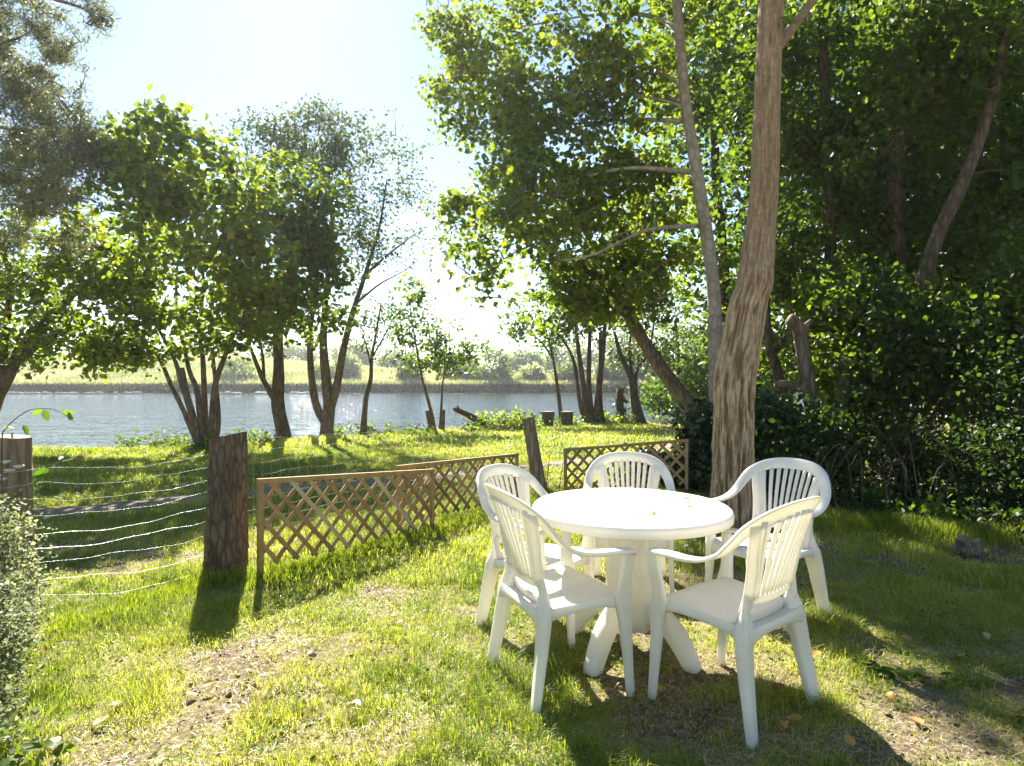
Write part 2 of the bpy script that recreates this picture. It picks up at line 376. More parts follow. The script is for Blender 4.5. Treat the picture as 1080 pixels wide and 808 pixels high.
g = MB(); g.grid(np.stack([X, Yg, Z], -1)); g.r = [np.where(Yg > 60, .9, greenness(X, Yg)).ravel()]
tag(g.build('ground', M['ground']), kind='structure')
wt = MB(); wt.grid(np.stack([*np.meshgrid(np.linspace(-260, 260, 10), np.linspace(11, 99.5, 6)), np.full((6, 10), WATER)], -1))
tag(wt.build('water', M['water'], smooth=False), kind='structure')

PATH = smoothpath([(-16, 2.2), (-9, 4.2), (-5.6, 6.2), (-3.9, 7.3), (-2.2, 8.6), (-.6, 9.7), (1.2, 11.2), (3.2, 13.4), (5.4, 17)], 160)
def pathdist(x, y):
    d = np.full(np.shape(x), 1e9)
    for p in PATH[::2]: d = np.minimum(d, np.hypot(x - p[0], y - p[1]))
    return d
tn = np.gradient(PATH, axis=0); tn /= np.linalg.norm(tn, axis=1)[:, None]; nr = np.stack([-tn[:, 1], tn[:, 0]], 1)
row = []
for k, s in enumerate(np.linspace(-1, 1, 7)):
    wd = .42 + .10 * np.sin(np.arange(160) * .37) + .06 * np.sin(np.arange(160) * 1.1 + 1)
    q = PATH + nr * (s * wd)[:, None]
    row.append(np.stack([q[:, 0], q[:, 1], height(q[:, 0], q[:, 1]) + .018 - .03 * abs(s) ** 4], 1))
pm = MB(); pm.grid(np.stack(row, 1)); tag(pm.build('path', M['path']), kind='structure')

# ------------------------------------------------------------------ foliage engine
def leaf_geo(c, nrm, axis, L, Wd, rnd, six=True, fold=.22):
    """c (n,3) leaf bases, nrm unit normals, axis unit length direction -> verts, quads, rnd"""
    n = len(c); side = np.cross(nrm, axis)
    L = L[:, None]; Wd = Wd[:, None]
    up = nrm * Wd * fold
    droop = -nrm * L * .12
    if six:
        v = np.stack([c, c + axis * L * .28 + side * Wd * .85 + up, c + axis * L * .68 + side * Wd * .72 + up + droop * .4, c + axis * L + droop,
                      c + axis * L * .68 - side * Wd * .72 + up + droop * .4, c + axis * L * .28 - side * Wd * .85 + up], 1)
        b = np.arange(n)[:, None] * 6
        f = np.concatenate([b + [0, 1, 2, 3], b + [0, 3, 4, 5]])
        return v.reshape(-1, 3), f, np.repeat(rnd, 6)
    v = np.stack([c, c + axis * L * .45 + side * Wd + up, c + axis * L + droop, c + axis * L * .45 - side * Wd + up], 1)
    b = np.arange(n)[:, None] * 4
    f = np.concatenate([b + [0, 1, 2], b + [0, 2, 3]])
    return v.reshape(-1, 3), f, np.repeat(rnd, 4)
def rand_dirs(n, upbias=.0):
    d = rng.normal(size=(n, 3)); d[:, 2] = d[:, 2] + upbias
    return d / np.linalg.norm(d, axis=1)[:, None]
def leaves_at(mb, c, size, aspect=.45, up=.9, six=True, hang=.35, fold=.22, rshift=0, rs=.2):
    n = len(c)
    if n == 0: return
    nrm = rand_dirs(n, up)
    ax = rng.normal(size=(n, 3)); ax[:, 2] -= hang
    ax = ax - nrm * np.sum(ax * nrm, 1)[:, None]; ax /= np.linalg.norm(ax, axis=1)[:, None]
    L = size * rng.uniform(.5, 1.32, n)
    v, f, r = leaf_geo(c, nrm, ax, L, L * aspect, np.clip(rng.normal(.45 + rshift, rs, n), 0, 1), six, fold)
    mb.add(v, f, rnd=r)
def ell_points(n, c, r, shell=.55):
    d = rand_dirs(n); u = rng.uniform(0, 1, n) ** (1 / 3.0 * (1 - shell) + .12 * shell)
    return np.asarray(c) + d * u[:, None] * np.asarray(r)
def twig(mb, a, b, r0, r1, n=4, seg=5, sag=.06):
    a, b = np.asarray(a), np.asarray(b); L = np.linalg.norm(b - a)
    t = np.linspace(0, 1, seg)[:, None]
    p = a + (b - a) * t + rng.normal(size=(1, 3)) * L * sag * np.sin(np.pi * t) + np.array([0, 0, L * .10]) * np.sin(np.pi * t)
    mb.tube(p, np.linspace(r0, r1, seg), n, caps=False); return p
def keep_open(c, margin=.0):
    """False for clumps that would cover the openings the sun comes through"""
    t = (c[:, 2] - .4) / SUN[2]; x = c[:, 0] - SUN[0] * t; y = c[:, 1] - SUN[1] * t
    a = (y < 4.5) & (y > .3) & (x > -3.0) & ((x + .38 * (y - 3.02) < 1.4) | ((y > 3.1) & (x < 1.75)))
    b = (y >= 4.5) & (y < 15) & (x / y > -.16) & (x / y < .24) & (rng.uniform(0, 1, len(c)) < .6)
    return ~(a | b)
def make_tree(name, label, stems, blobs, leafmat, barkmat, size=.11, aspect=.45, per=36, sig=.26, group=None, six=True, up=.9,
              extra=None, cat='tree', base=None, shell=.55, twr=.012, hang=.35, rs=.2, gaps=.55, dens=1.25, lsc=.82, thr=.485):
    """stems: list of (points (k,3), radii) ; blobs: list of (centre, radii, clumps)"""
    tm = MB(); nodes = []
    for pts, rad in stems:
        pts = np.asarray(pts, float)
        L = np.sum(np.linalg.norm(np.diff(pts, axis=0), axis=1)); n = max(8, int(L / .16))
        P = smoothpath(pts, n) if len(pts) > 2 else np.linspace(pts[0], pts[1], n)
        rr = np.interp(np.linspace(0, 1, n), np.linspace(0, 1, len(rad)), rad)
        rr = rr * (1 + .10 * (lattice_noise(np.stack([P[:, 2] * 3, P[:, 0] * 2, P[:, 1]], 1), 5) - .5) * 2)
        tm.tube(P, rr, 12 if rr[0] > .05 else 7)
        nodes.append(P[int(n * .35):])
    nodes = np.concatenate(nodes)
    cl = np.concatenate([ell_points(int(k * dens), c, np.asarray(r) * 1.06, shell) for c, r, k in blobs])
    spray = []
    for c, r, k in blobs:
        q = int(k * .22)
        if q:
            dd = rand_dirs(q, .15); spray.append(np.asarray(c) + dd * np.asarray(r) * rng.uniform(1.02, 1.38, (q, 1)))
    spray = np.concatenate(spray) if spray else cl[:0]
    gap = fbm(cl / (gaps * np.array([1, 1, .8])) + 31.7, 2, 7)
    cl = cl[(gap > thr) & keep_open(cl)]
    d = np.min(np.linalg.norm(cl[:, None] - nodes[None, ::2], axis=2), axis=1)
    cl = cl[np.argsort(d)]
    spray = spray[keep_open(spray)]
    ncl = len(cl); cl = np.concatenate([cl, spray])
    NP = nodes
    for c in cl:
        dd = np.linalg.norm(NP - c, axis=1) + .5 * np.clip(NP[:, 2] - c[2], 0, None)
        a = NP[np.argmin(dd)]
        Ld = np.linalg.norm(c - a)
        if Ld < .02: continue
        p = twig(tm, a, c, min(twr * (1 + Ld * .8), .035), .003, 4, 5)
        NP = np.vstack([NP, p[2:]])
    cm = MB()
    n = len(cl); per = int(per * 1.05)
    off = np.clip(rng.normal(size=(n * per, 3)), -1.7, 1.7) * sig * .85 * np.array([1, 1, .7]) * np.repeat(rng.uniform(.6, 1.3, n), per)[:, None]
    sm = np.repeat(np.where(np.arange(n) < ncl, 1, .55), per)[:, None]
    pc = np.repeat(cl, per, 0) + off * sm
    keep = (rng.uniform(0, 1, n * per) < np.repeat(np.where(np.arange(n) < ncl, rng.uniform(.45, 1.3, n), .45), per))
    pc = pc[keep]
    leaves_at(cm, pc, size * lsc, aspect, up, six, hang, rs=rs)
    base = stems[0][0][0] if base is None else base
    e = empty(name, base)
    tag(e, label, cat, group)
    tm.build('trunk', barkmat, e, origin=base); cm.build('crown', leafmat, e, smooth=False, origin=base)
    return e
def S(Y, pts, r0, r1, Y1=None):
    """a stem given as picture points at depth Y (to Y1), radii in metres"""
    k = len(pts); ys = np.linspace(Y, Y if Y1 is None else Y1, k)
    return (np.array([W(a, b, y) for (a, b), y in zip(pts, ys)]), np.linspace(r0, r1, k))
def B(px, py, rx, ry, Y, k, dep=None):
    return (W(px, py, Y), np.array([rx / FPX * Y, dep if dep else max(rx, ry) / FPX * Y * .6, ry / FPX * Y]), k)

# ------------------------------------------------------------------ trees on the left bank
make_tree('pine_tree', 'tall grey-green pine filling the upper left corner', [
    S(11.5, [(-150, 480), (-120, 250), (-95, 60), (-80, -130), (-75, -260)], .22, .06),
    S(11.5, [(-100, 90), (-40, 60), (20, 40)], .06, .02), S(11.5, [(-105, 180), (-40, 190), (60, 190)], .06, .015),
    S(11.0, [(-110, 140), (-40, 130), (30, 140)], .05, .015), S(11.0, [(-85, -80), (0, -20), (85, 8), (100, 25)], .05, .012)],
    [B(0, 60, 66, 62, 11.5, 170), B(30, 70, 40, 50, 11.4, 80), B(42, 165, 76, 54, 11.5, 190), B(-30, 200, 90, 70, 11.5, 90), B(75, 195, 48, 38, 11.2, 55), B(-40, 110, 70, 90, 12, 90),
     B(20, 235, 90, 30, 11.5, 60), B(70, 2, 34, 9, 11, 14, .4), B(103, 20, 6, 12, 11, 4, .15), B(-20, -20, 60, 50, 11.3, 60)],
    M['pine'], M['bark_mid'], size=.16, aspect=.085, per=100, sig=.16, six=False, up=.2, hang=-.5, shell=.6, gaps=.7)
make_tree('sycamore_tree', 'dark leafy tree at the left edge with a short forked trunk over the river', [
    S(13.5, [(-22, 470), (-5, 420), (14, 385), (28, 360), (62, 325), (95, 295)], .19, .05),
    S(13.5, [(14, 385), (30, 372), (60, 352), (110, 335)], .08, .025), S(13.5, [(0, 405), (5, 360), (10, 300), (0, 250)], .10, .03)],
    [B(20, 330, 85, 52, 13.5, 120), B(95, 330, 60, 48, 13.5, 95), B(10, 262, 90, 45, 13.6, 90), B(95, 275, 50, 40, 13.5, 60), B(75, 372, 45, 24, 13.2, 26), B(-30, 360, 45, 30, 13.4, 26), B(128, 372, 30, 22, 13.2, 20)],
    M['maple'], M['bark_dark'], size=.145, aspect=.5, per=34, sig=.26)
make_tree('coppiced_maple', 'broad bushy tree with many thin stems fanning out of one base by the water', [
    S(13.7, [(213, 477), (206, 462), (194, 434), (180, 405), (166, 375), (139, 344), (110, 320)], .075, .02),
    S(13.6, [(214, 477), (208, 462), (199, 427), (190, 400), (184, 379), (160, 330), (150, 280)], .085, .02),
    S(13.6, [(216, 477), (213, 455), (208, 413), (201, 395), (197, 379), (186, 320), (190, 240)], .085, .02),
    S(13.9, [(218, 477), (216, 430), (214, 379), (211, 351), (214, 280), (200, 180)], .08, .015),
    S(13.7, [(220, 477), (223, 450), (227, 406), (236, 379), (250, 345), (267, 320), (285, 270)], .085, .02),
    S(13.9, [(222, 477), (230, 450), (228, 410), (225, 379), (224, 330), (230, 250)], .075, .015),
    S(13.5, [(212, 477), (204, 440), (196, 410), (192, 388)], .07, .05)],
    [B(185, 195, 70, 58, 11.6, 100), B(190, 150, 40, 28, 11.4, 30), B(135, 265, 62, 50, 12.6, 70), B(235, 255, 60, 55, 11.6, 80), B(195, 300, 70, 42, 12.8, 60), B(130, 325, 50, 34, 13.0, 40), B(262, 305, 46, 34, 12.6, 36), B(150, 170, 40, 36, 11.8, 34), B(225, 345, 40, 18, 13.2, 14), B(205, 235, 60, 40, 10.8, 50), B(160, 350, 60, 22, 13.2, 26), B(235, 352, 46, 20, 13.0, 20)],
    M['maple'], M['bark_mid'], size=.16, aspect=.5, per=28, sig=.26, thr=.47)
make_tree('dark_maple', 'dense shady tree on one dark trunk with a crooked left limb', [
    S(16, [(302, 474), (298, 452), (293, 425), (294, 390), (293, 335), (298, 270)], .21, .09),
    S(16, [(294, 428), (284, 412), (275, 395), (262, 362), (255, 350)], .09, .025), S(16, [(278, 400), (277, 375), (270, 345)], .05, .02)],
    [B(300, 285, 54, 52, 14, 120), B(312, 222, 46, 48, 13.4, 100), B(330, 285, 34, 40, 14, 60), B(265, 330, 35, 26, 15, 26), B(285, 205, 36, 35, 13, 50), B(300, 335, 40, 16, 15.0, 18), B(255, 345, 30, 18, 15, 14), B(325, 330, 36, 26, 14.5, 24)],
    M['maple'], M['bark_dark'], size=.16, aspect=.5, per=30, sig=.28)
make_tree('alder_tree', 'tall airy forked tree with pale thin leaves beside the dense dark tree', [
    S(17.5, [(344, 470), (345, 450), (347, 430), (344, 400), (341, 360), (344, 310), (350, 240), (345, 160)], .22, .025),
    S(17.5, [(346, 438), (355, 408), (362, 370), (372, 330), (385, 290), (400, 240), (408, 190)], .14, .02),
    S(17.5, [(343, 446), (333, 425), (328, 390), (327, 350), (333, 300), (325, 220), (310, 150)], .13, .02),
    S(17.5, [(385, 290), (410, 268), (440, 245)], .05, .012), S(17.5, [(376, 320), (400, 300), (428, 285)], .04, .01), S(17.5, [(330, 370), (340, 350), (350, 320)], .05, .015)],
    [B(285, 160, 42, 38, 17.5, 110), B(335, 150, 48, 36, 17.5, 130), B(388, 178, 52, 48, 17.5, 160), B(415, 235, 46, 46, 17.5, 130), B(355, 225, 60, 52, 17.5, 120), B(300, 135, 22, 18, 17.5, 16), B(345, 122, 18, 12, 17.5, 9), B(440, 270, 20, 20, 17.5, 14), B(380, 285, 36, 26, 17.5, 16)],
    M['airy'], M['bark_mid'], size=.14, aspect=.32, per=22, sig=.27, six=False, twr=.008, thr=.42)
make_tree('young_alder', 'slim single-stemmed young tree with sparse leaves at the water edge', [
    S(17.6, [(382, 466), (384, 445), (386, 420), (391, 400), (392, 378), (396, 355), (402, 320)], .10, .02),
    S(17.6, [(392, 378), (405, 355), (415, 335)], .03, .01), S(17.6, [(391, 385), (385, 360), (378, 345)], .03, .01)],
    [B(402, 335, 20, 22, 17.6, 22), B(385, 352, 18, 20, 17.6, 16), B(410, 365, 14, 20, 17.6, 10)], M['airy'], M['bark_dark'], size=.12, aspect=.35, per=24, sig=.22, six=False, twr=.008)
make_tree('sapling', 'small bright green young tree growing from cut stumps on the bank', [
    S(19.4, [(459, 458), (456, 440), (451, 420), (445, 398), (438, 360), (432, 320)], .07, .015),
    S(19.4, [(464, 458), (465, 440), (466, 420), (468, 398), (480, 365)], .06, .012),
    S(19.4, [(456, 458), (451, 433)], .10, .085), S(19.4, [(466, 457), (467, 432)], .09, .085)],
    [B(438, 335, 26, 32, 19.4, 48), B(478, 372, 24, 22, 19.4, 34), B(430, 305, 16, 18, 19.4, 16), B(448, 375, 26, 18, 19.4, 26), B(498, 362, 12, 10, 19.4, 7), B(470, 345, 10, 12, 19.4, 6)],
    M['lime'], M['bark_mid'], size=.15, aspect=.45, per=26, sig=.24)

# ------------------------------------------------------------------ trees by the water, middle and right
make_tree('slender_tree', 'slender leaning tree beside the two dark stumps, yellow-green on top', [
    S(24, [(593, 452), (590, 425), (587, 402), (582, 372), (574, 345)], .10, .03), S(24, [(583, 378), (570, 360), (556, 348)], .04, .015)],
    [B(572, 338, 34, 22, 24, 44), B(550, 350, 16, 12, 24, 12), B(592, 355, 16, 16, 24, 12)], M['lime'], M['bark_dark'], size=.17, per=26, sig=.32)
make_tree('stem_clump', 'clump of five dark stems rising together by the river', [
    S(24, [(618, 455), (611, 420), (606, 385), (598, 365), (584, 350)], .10, .03), S(24, [(621, 455), (615, 405), (609, 360), (606, 325)], .14, .04),
    S(24, [(625, 455), (621, 405), (622, 350), (621, 310)], .13, .04), S(24, [(628, 455), (632, 405), (637, 355), (641, 315)], .17, .05), S(24, [(641, 457), (634, 435), (633, 400), (633, 350)], .13, .05)],
    [B(620, 315, 50, 36, 24, 110), B(600, 345, 34, 18, 24, 26), B(645, 340, 26, 20, 24, 26)], M['lime'], M['bark_dark'], size=.17, per=26, sig=.34)
make_tree('ivy_stump', 'short trunk without top wrapped in ivy, between stem clump and forked tree', [S(24, [(655, 452), (654, 430), (654, 410)], .16, .14)],
    [B(654, 428, 5, 18, 24, 14, .2)], M['ivy'], M['bark_dark'], size=.12, per=40, sig=.10)
make_tree('forked_tree', 'dark forked tree leaning left over the water behind the leaning trunk', [
    S(24, [(680, 455), (673, 438), (669, 418), (666, 400), (655, 375), (648, 350)], .24, .05), S(24, [(669, 415), (672, 390), (684, 372), (690, 340)], .09, .03), S(24, [(668, 405), (664, 370), (668, 330)], .08, .03)],
    [B(668, 335, 36, 34, 24, 70), B(650, 365, 24, 18, 24, 22), B(690, 372, 22, 16, 24, 18)], M['airy'], M['bark_dark'], size=.15, per=26, sig=.32)
make_tree('thin_bank_tree', 'thin upright tree close beside the leaning trunk at the bank', [
    S(25, [(716, 455), (714, 420), (716, 380), (712, 340)], .10, .05), S(25, [(745, 455), (735, 415), (725, 385)], .06, .03)],
    [B(712, 345, 34, 50, 25, 90), B(735, 390, 30, 26, 25, 34), B(700, 380, 18, 14, 25, 12)], M['lime'], M['bark_dark'], size=.18, per=26, sig=.36)
make_tree('leaning_tree', 'thick brown trunk leaning steeply left out of the ivy bush', [
    S(11, [(752, 492), (738, 452), (722, 422), (702, 395), (680, 362), (660, 328), (640, 300), (600, 270)], .17, .08, 11.5), S(11.2, [(672, 350), (660, 300), (655, 250)], .07, .03)],
    [B(600, 275, 62, 50, 11.3, 130), B(550, 280, 46, 42, 11.3, 84), B(645, 300, 50, 34, 11.3, 66), B(530, 318, 24, 20, 11.2, 22), B(505, 262, 32, 28, 11.2, 34), B(690, 250, 50, 50, 11.8, 80), B(590, 330, 46, 14, 11.2, 24), B(560, 215, 60, 40, 11.5, 70)],
    M['maple'], M['bark_mid'], size=.15, aspect=.48, per=30, sig=.25)
make_tree('grey_trunk_tree', 'tall smooth grey slanting trunk with long limbs reaching left over the lawn', [
    S(8.7, [(764, 530), (757, 430), (755, 380), (752, 300), (738, 200), (722, 100), (714, 0), (706, -100), (700, -200)], .125, .05),
    S(8.7, [(713, 30), (690, 18), (655, 14), (610, 18), (540, 30)], .045, .012, 11.8), S(8.7, [(718, 106), (690, 100), (643, 98), (617, 89), (568, 78), (480, 74)], .05, .012, 12),
    S(8.7, [(719, 112), (700, 106), (670, 100)], .02, .015), S(8.7, [(719, 128), (680, 126), (643, 128), (568, 134), (520, 140)], .035, .01, 10.5),
    S(8.7, [(733, 182), (690, 178), (657, 178), (620, 186), (580, 200)], .04, .012, 8.9), S(8.7, [(737, 238), (700, 240), (672, 246), (628, 268), (590, 275)], .035, .012, 8.6),
    S(8.7, [(717, 90), (700, 78), (670, 70), (640, 72)], .03, .012, 9.2)],
    [B(472, 58, 34, 40, 12, 70, .8), B(515, 20, 55, 45, 12, 90, .9), B(560, 85, 60, 46, 10.5, 90), B(515, 125, 42, 34, 11.5, 56, .8), B(500, 80, 50, 40, 12.2, 60, .8), B(630, 60, 66, 55, 9, 90), B(600, 150, 60, 45, 9.5, 70), B(535, 165, 36, 26, 11, 36),
     B(670, 130, 50, 60, 9.4, 66), B(585, 220, 70, 36, 9, 60), B(500, 228, 36, 24, 10.5, 40), B(660, 215, 56, 44, 9.4, 56), B(600, -40, 100, 40, 9, 70), B(700, 0, 60, 50, 9.5, 60), B(540, 175, 36, 22, 8.8, 22), B(700, 290, 50, 40, 10, 44)],
    M['maple'], M['bark_grey'], size=.115, aspect=.5, per=32, sig=.20, twr=.008)

# the large trunk beside the table: real furrows in the bark
def big_trunk():
    px = [(773, 590, 5.75), (773, 555, 5.75), (773, 500, 5.75), (773.5, 440, 5.75), (775, 400, 5.75), (782, 360, 5.75), (789.5, 320, 5.76), (796, 297, 5.77), (800, 260, 5.78), (804, 223, 5.79), (806.5, 186, 5.8), (809, 111, 5.83), (813.5, 0, 5.9), (818, -100, 6.0), (826, -250, 6.15), (836, -420, 6.3)]
    ctl = np.array([W(*q) for q in px])
    rad = np.array([.26, .205, .176, .172, .174, .174, .168, .158, .143, .131, .125, .12, .115, .105, .08, .05])
    n, m = 900, 240
    P = smoothpath(ctl, n); r = np.interp(np.linspace(0, 1, n), np.linspace(0, 1, len(rad)), rad)
    ang = np.linspace(0, 2 * math.pi, m, endpoint=False)
    A, H = np.meshgrid(ang, P[:, 2])
    q = np.stack([np.cos(A) * 2.9, np.sin(A) * 2.9, H * 3.4], -1)
    wob = fbm(q * np.array([.5, .5, .25]), 3, 3)
    rid = 1 - np.abs(2 * fbm(q * np.array([1.7, 1.7, 1.0]) + wob[..., None] * 2.2, 3, 11) - 1) * 3.4
    rid = np.maximum(rid, -1)
    fine = fbm(q * np.array([5, 5, 4.0]), 3, 17)
    amt = np.clip((3.1 - H) / 1.6, .18, 1)
    rr = r[:, None] * (1 + .14 * (wob - .5)) + amt * (.016 * rid + .02 * (fine - .5))
    # knot where a limb was lost
    kz, ka = W(794, 300, 5.7)[2], -1.75
    kd = ((H - kz) / .13) ** 2 + ((A - (ka % (2 * math.pi))) / .5) ** 2
    rr = rr + .05 * np.exp(-kd) - .045 * np.exp(-kd * 5)
    V = P[:, None] + np.stack([np.cos(A) * rr, np.sin(A) * rr, 0 * A], -1)
    return V, np.clip(.5 + .45 * rid * np.clip(amt + .2, 0, 1) + .5 * (fine - .5), 0, 1)
e = tag(empty('furrowed_tree', W(777, 560, 5.75)), 'big tree with thick furrowed brown trunk right behind the table', 'tree')
base = np.array(e.location)
mb = MB(); bv, br_ = big_trunk(); mb.loft(bv, True); mb.r[-1] = br_.ravel()
for pts in ([(812, 60), (850, 10), (900, -60), (960, -160)], [(816, -30), (780, -120), (720, -220)], [(822, -150), (880, -260), (950, -330)], [(820, -100), (840, -200), (800, -320)]):
    mb.tube(smoothpath([W(a, b, 5.9 + .25 * i) for i, (a, b) in enumerate(pts)], 20), np.linspace(.06, .02, 20), 8)
cb = MB(); tb = mb
nodes = np.concatenate([smoothpath([W(a, b, 5.9 + .25 * i) for i, (a, b) in enumerate(p)], 12) for p in ([(812, 60), (850, 10), (900, -60), (960, -160)], [(816, -30), (780, -120), (720, -220)], [(822, -150), (880, -260), (950, -330)])])
cl = np.concatenate([ell_points(k, c, r) for c, r, k in [B(1000, -160, 170, 90, 6.6, 90), B(760, -230, 120, 80, 6.6, 70), B(880, -330, 160, 80, 6.6, 80), B(1150, -120, 120, 100, 6.6, 60)]])
cl = cl[keep_open(cl)]
for c in cl: twig(tb, nodes[np.argmin(np.linalg.norm(nodes - c, axis=1))], c, .012, .003)
# the small spray of leaves that hangs beside the trunk
spr = smoothpath([W(820, 22, 5.85), W(835, 24, 5.7), W(850, 18, 5.6), W(872, 4, 5.5), W(890, -20, 5.5)], 14)
tb.tube(spr, np.linspace(.006, .003, 14), 5)
leaves_at(cb, spr[3:11:2] - [0, 0, .02], .13, .42, .1, True, .6)
leaves_at(cb, np.repeat(cl, 30, 0) + rng.normal(size=(len(cl) * 30, 3)) * .2, .12, .48)
mb.build('trunk', M['bark_big'], e, origin=base)
cb.build('crown', M['maple'], e, smooth=False, origin=base)

# ------------------------------------------------------------------ the dark wood on the right
WG = 'trees of the dark wood on the right'
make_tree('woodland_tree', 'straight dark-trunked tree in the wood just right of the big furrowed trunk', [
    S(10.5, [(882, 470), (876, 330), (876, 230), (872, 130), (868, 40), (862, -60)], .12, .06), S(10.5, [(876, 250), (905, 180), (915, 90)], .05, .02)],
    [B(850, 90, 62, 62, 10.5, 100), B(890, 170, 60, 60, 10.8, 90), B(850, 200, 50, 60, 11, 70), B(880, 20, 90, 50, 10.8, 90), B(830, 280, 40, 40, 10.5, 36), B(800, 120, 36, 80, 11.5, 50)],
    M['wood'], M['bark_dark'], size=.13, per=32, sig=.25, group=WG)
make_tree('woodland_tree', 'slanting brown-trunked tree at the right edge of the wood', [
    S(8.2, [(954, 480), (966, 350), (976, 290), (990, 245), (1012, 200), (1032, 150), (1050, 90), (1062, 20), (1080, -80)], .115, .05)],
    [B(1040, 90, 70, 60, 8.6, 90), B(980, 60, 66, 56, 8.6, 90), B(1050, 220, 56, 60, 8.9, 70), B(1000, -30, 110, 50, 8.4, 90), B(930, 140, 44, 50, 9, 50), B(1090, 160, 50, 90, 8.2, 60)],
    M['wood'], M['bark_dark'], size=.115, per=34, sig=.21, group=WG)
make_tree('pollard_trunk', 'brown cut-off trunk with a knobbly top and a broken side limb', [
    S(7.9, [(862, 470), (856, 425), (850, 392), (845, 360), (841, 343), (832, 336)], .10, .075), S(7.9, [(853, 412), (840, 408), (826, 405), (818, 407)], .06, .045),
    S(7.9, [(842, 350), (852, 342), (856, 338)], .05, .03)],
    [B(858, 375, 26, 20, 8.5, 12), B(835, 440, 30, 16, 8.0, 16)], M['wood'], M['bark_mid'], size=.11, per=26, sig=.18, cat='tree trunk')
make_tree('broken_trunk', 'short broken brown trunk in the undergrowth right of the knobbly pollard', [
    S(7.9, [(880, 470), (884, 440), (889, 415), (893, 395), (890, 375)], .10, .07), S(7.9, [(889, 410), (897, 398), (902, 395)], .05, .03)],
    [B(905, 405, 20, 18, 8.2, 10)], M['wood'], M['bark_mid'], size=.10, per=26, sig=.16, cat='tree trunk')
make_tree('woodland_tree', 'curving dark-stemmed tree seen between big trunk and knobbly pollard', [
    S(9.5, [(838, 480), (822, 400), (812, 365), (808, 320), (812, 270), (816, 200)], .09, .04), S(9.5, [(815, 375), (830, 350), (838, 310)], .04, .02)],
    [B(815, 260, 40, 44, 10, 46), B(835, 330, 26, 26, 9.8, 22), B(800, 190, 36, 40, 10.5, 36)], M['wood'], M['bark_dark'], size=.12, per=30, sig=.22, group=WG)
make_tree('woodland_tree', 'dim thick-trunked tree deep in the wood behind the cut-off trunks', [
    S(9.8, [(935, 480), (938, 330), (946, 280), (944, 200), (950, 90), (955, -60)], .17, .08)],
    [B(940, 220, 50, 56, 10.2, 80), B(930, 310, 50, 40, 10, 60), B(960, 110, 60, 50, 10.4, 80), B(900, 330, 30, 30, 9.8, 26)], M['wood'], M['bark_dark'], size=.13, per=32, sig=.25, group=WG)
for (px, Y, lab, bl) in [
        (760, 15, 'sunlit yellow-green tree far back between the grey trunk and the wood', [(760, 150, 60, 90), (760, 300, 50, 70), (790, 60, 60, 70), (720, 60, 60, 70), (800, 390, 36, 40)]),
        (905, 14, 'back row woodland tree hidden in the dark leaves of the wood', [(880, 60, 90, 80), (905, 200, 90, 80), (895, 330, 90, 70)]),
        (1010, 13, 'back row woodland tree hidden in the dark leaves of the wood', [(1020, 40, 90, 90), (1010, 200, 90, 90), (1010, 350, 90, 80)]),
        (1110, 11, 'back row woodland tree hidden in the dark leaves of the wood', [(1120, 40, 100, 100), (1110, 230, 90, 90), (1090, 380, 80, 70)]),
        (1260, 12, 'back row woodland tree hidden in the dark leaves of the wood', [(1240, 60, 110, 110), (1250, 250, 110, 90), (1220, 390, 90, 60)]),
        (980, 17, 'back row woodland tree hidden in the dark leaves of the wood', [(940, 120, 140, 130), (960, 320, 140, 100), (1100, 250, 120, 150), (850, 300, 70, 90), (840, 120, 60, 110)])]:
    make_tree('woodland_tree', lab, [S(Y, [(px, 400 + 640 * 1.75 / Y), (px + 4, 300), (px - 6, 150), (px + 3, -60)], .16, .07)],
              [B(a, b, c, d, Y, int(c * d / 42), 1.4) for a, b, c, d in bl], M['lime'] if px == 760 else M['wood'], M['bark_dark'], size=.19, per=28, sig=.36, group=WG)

# ------------------------------------------------------------------ shrubs, ivy, brambles
def make_shrub(name, label, blobs, leafmat, size, per, sig, group=None, aspect=.45, cat='shrub', six=False, up=.8, stems=14, hang=.2, barkm='bark_dark', rs=.2, gapthr=0.0):
    c0 = np.mean([b[0] for b in blobs], axis=0); base = np.array([c0[0], c0[1], float(height(c0[0], c0[1]))])
    st, cr = MB(), MB(); cl = np.concatenate([ell_points(k, c, r, .7) for c, r, k in blobs])
    cl = cl[(cl[:, 2] > height(cl[:, 0], cl[:, 1])) & (fbm(cl / .38 + 11.3, 2, 13) > gapthr)]
    for c in cl[rng.permutation(len(cl))[:stems]]:
        twig(st, base + rng.normal(size=3) * [.12, .12, 0], c, .010, .003, 4, 6, .12)
    pc = np.repeat(cl, per, 0) + rng.normal(size=(len(cl) * per, 3)) * sig
    pc = pc[pc[:, 2] > height(pc[:, 0], pc[:, 1]) + .01]
    leaves_at(cr, pc, size, aspect, up, six, hang, rs=rs)
    e = tag(empty(name, base), label, cat, group)
    st.build('stems', M[barkm], e, origin=base); cr.build('leaves', leafmat, e, smooth=False, origin=base)
    return e
make_shrub('ivy_bush', 'dark ivy-covered bush standing left of the big furrowed trunk', [B(742, 475, 18, 42, 8.2, 60, .35), B(748, 455, 24, 26, 9, 40, .5), B(735, 500, 14, 22, 8.0, 24, .3)], M['ivy'], .075, 60, .10, six=True)
make_shrub('ivy_bush', 'low dark ivy growing behind the third trellis panel', [B(700, 500, 34, 18, 8.6, 40, .4), B(815, 470, 30, 45, 7.6, 50, .5), B(790, 440, 30, 22, 8.4, 30, .5)], M['ivy'], .07, 60, .11, six=True)
UG = 'undergrowth shrubs along the edge of the wood'
